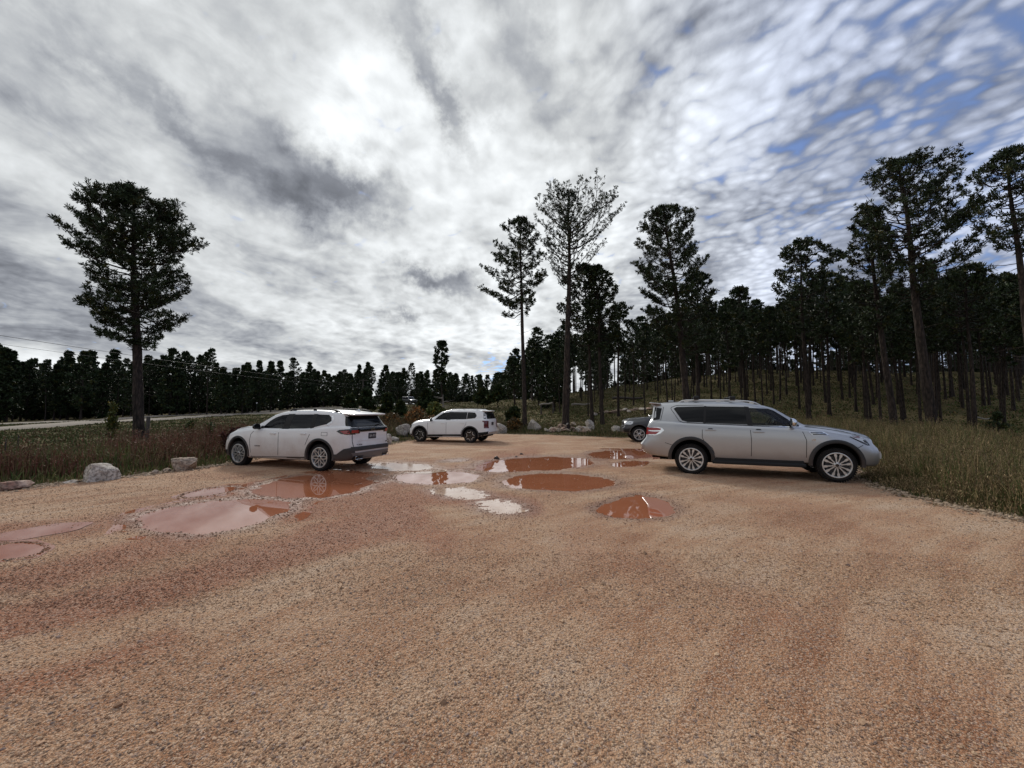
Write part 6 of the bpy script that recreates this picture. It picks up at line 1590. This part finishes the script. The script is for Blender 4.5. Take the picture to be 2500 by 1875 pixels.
# ---- posts, poles, wires, logs
def wood_fn(nt, b):
    p = objco(nt); X, Y, Z = nt.sep(p); n = nt.noise(nt.comb(nt.m('MULTIPLY', X, 6.), nt.m('MULTIPLY', Y, 6.), Z), 6, 4, .6)
    nt.put(b.inputs['Base Color'], nt.mix(n, (.035, .028, .024), (.12, .10, .085)))
M_WOOD = mat('weathered wood', rough=.95, fn=wood_fn)
M_SNAG = mat('bleached dead wood', (.26, .23, .20), rough=.9)
M_WIRE = mat('wire', (.02, .02, .02), rough=.6)
def post(u, vt, y, r, label, name='fence_post', m=M_WOOD, cat='post'):
    B = at_depth(u, 1000, y); gz = float(ground_z(B[0], B[1])); H = at_depth(u, vt, y)[2]-gz
    mb = MB(); mb.tube([(0, 0, -.3), (0, 0, H*.5), (.01, 0, H-.02), (.01, 0, H)], [r, r*.97, r*.95, r*.8], 10); o = mb.build(name, m); o.location = (B[0], B[1], gz); return tag(o, label, cat)
post(363, 1017, 20.5, .085, 'short dark weathered wooden post right of the lone pine trunk')
for i, (u, vt, y) in enumerate([(50, 1062, 20), (20, 1072, 17)]):
    post(u, vt, y, .02, ['thin metal stake in the meadow at the far left', 'lower thin metal stake nearest the left edge'][i], 'metal_stake', M_WIRE, 'stake')
B = at_depth(626, 1012, 92); gz = float(ground_z(B[0], B[1])); r = empty('marker_post', (B[0], B[1], gz)); tag(r, 'thin roadside marker post with a white round reflector', 'marker post')
MB().tube([(0, 0, -.2), (0, 0, 2.25)], .06, 6).build('pole', M_WIRE, r)
mb = MB(); mb.lathe_y([(.0001, -.04), (.15, -.04), (.15, .04), (.0001, .04)], 20, (0, 0, 2.35)); mb.build('reflector', mat('white reflector', (.8, .8, .8), rough=.3), r)
# red leafless sumac showing above the bonnet of the dusty SUV
def sumac():
    g = np.random.default_rng(4); y = 14.2; x = (556-1250)/1000*y; gz = float(ground_z(x, y)); paths = []; C = []; D = []
    H = at_depth(556, 1047, y)[2]-gz
    for i in range(5):
        a = g.uniform(-.5, .6); e = np.array([math.sin(a)*.35, g.normal(0, .12), H*g.uniform(.8, 1.0)]); paths.append((np.array([[0, 0, -.05], e*.5+[0, 0, .1], e]), np.array([.014, .01, .006])))
        for j in range(16): f = g.uniform(.5, 1); C.append(e*f); D.append(np.array([g.normal(.5, .3), g.normal(0, .5), g.uniform(-.3, .5)]))
    V, F = tubes_np(paths, 5); t = mk_mesh('stems', V, [F]); t.materials.append(mat('sumac stem', (.07, .03, .025), rough=.9))
    VN, FN, CN = needles(np.array(C), np.array(D), g, 5, .16, .04, col=(.085, .032, .024), dry=0); c = mk_mesh('foliage', VN, [FN], smooth=False); add_col(c, CN); c.materials.append(M_NEEDLE)
    r = empty('bush', (x, y, gz)); tag(r, 'dark red leafy bush rising above the bonnet of the dusty white SUV', 'bush'); link('stems', t, None, r); link('foliage', c, None, r)
sumac()
# utility poles and two wires
PB = at_depth(885, 1000, 90); PCn = np.array([8., 124.]); PA = (-45.5, 12.)
def pole(x, y, H, label):
    z = float(ground_z(x, y)); r = empty('utility_pole', (x, y, z)); tag(r, label, 'utility pole')
    MB().tube([(0, 0, -.5), (0, 0, H)], [.17, .11], 10).build('pole', M_WOOD, r); mb = MB(); mb.box((0, 0, H-.35), (1.4, .10, .12)); mb.build('crossarm', M_WOOD, r); return z+H
hb = pole(PB[0], PB[1], 6.6, 'weathered wooden utility pole standing in the dark trees behind the dusty SUV')
def wire(P, label, sag=.55, r=.022):
    pts = []
    for a, b in zip(P[:-1], P[1:]):
        a = np.array(a, float); b = np.array(b, float); n = 18
        for i in range(n):
            t = i/n; q = a+(b-a)*t; q[2] -= sag*4*t*(1-t)*np.linalg.norm(b-a)/80; pts.append(q)
    pts.append(np.array(P[-1], float)); V, F = tubes_np([(np.array(pts), np.full(len(pts), r))], 5); o = link('power_line', mk_mesh('power_line', V, [F], True), M_WIRE); tag(o, label, 'power line')
w1a = at_depth(0, 819, 34); w1b = at_depth(885, 941, 90); w1c = at_depth(1290, 962, 124)
ext = w1a+(w1a-w1b)*.22
wire([ext, w1a, w1b, w1c], 'upper and thicker of two sagging wires crossing the sky at left', .45, .020)
w2a = at_depth(0, 840, 34); w2b = at_depth(885, 948, 90); w2c = at_depth(1290, 968, 124); ext = w2a+(w2a-w2b)*.22
wire([ext, w2a, w2b, w2c], 'lower and thinner of two sagging wires crossing the sky at left', .45, .013)
# rail of fallen timber and logs on the slope
def log(u0, v0, u1, v1, y, r, label, legs=False, m=None):
    a = at_depth(u0, v0, y); b = at_depth(u1, v1, y); a[2] = max(a[2], float(ground_z(a[0], a[1]))+r*.6); b[2] = max(b[2], float(ground_z(b[0], b[1]))+r*.6)
    mid = (a+b)/2; mb = MB(); pts = [Vector(a+(b-a)*t+np.array([0, 0, .05*math.sin(t*7)])-mid) for t in np.linspace(0, 1, 9)]; mb.tube(pts, [r*k for k in (1.1, 1.0, 1.05, .95, 1, .9, .9, .8, .7)], 8)
    if legs:
        root = empty('log_rail', mid); mb.build('rail', m or M_SNAG, root); tag(root, label, 'rail')
        for q in (a+(b-a)*.12, b-(b-a)*.03):
            gz = float(ground_z(q[0], q[1])); MB().tube([(q[0]-mid[0], q[1]-mid[1], gz-mid[2]-.1), (q[0]-mid[0], q[1]-mid[1], q[2]-mid[2]+.12)], .09, 8).build('post', M_WOOD, root)
    else:
        o = mb.build('log', m or M_SNAG); o.location = mid; tag(o, label, 'log')
log(1317, 989, 1351, 983, 46, .10, 'pale pole laid across two short posts on the slope', True)
log(1495, 972, 1570, 976, 52, .16, 'long dark fallen log high on the slope above the pickup', m=M_WOOD)
log(1395, 988, 1440, 986, 47, .10, 'pale fallen log behind the trunk of the tallest sparse pine')
log(2375, 1020, 2420, 1022, 27, .05, 'short pale fallen branch on the dark forest floor at right')
# pale dead snag behind the far white SUV
def snag():
    g = np.random.default_rng(8); p = at_depth(1081, 1000, 40); gz = float(ground_z(p[0], p[1])); H = at_depth(1081, 963, 40)[2]-gz; paths = [(np.array([[0, 0, -.2], [.03, 0, H*.5], [0, 0, H]]), np.array([.10, .07, .02]))]
    for i in range(10):
        h = H*g.uniform(.35, .95); a = g.choice([0, math.pi])+g.normal(0, .4); l = g.uniform(.5, 1.1); paths.append((np.array([[0, 0, h], [math.cos(a)*l*.5, math.sin(a)*l*.5, h+.05], [math.cos(a)*l, math.sin(a)*l, h+.18]]), np.array([.025, .018, .008])))
    V, F = tubes_np(paths, 5); o = link('dead_tree', mk_mesh('dead_tree', V, [F]), M_SNAG); o.location = (p[0], p[1], gz); tag(o, 'thin pale dead tree with bare side branches behind the far white SUV', 'dead tree')
snag()
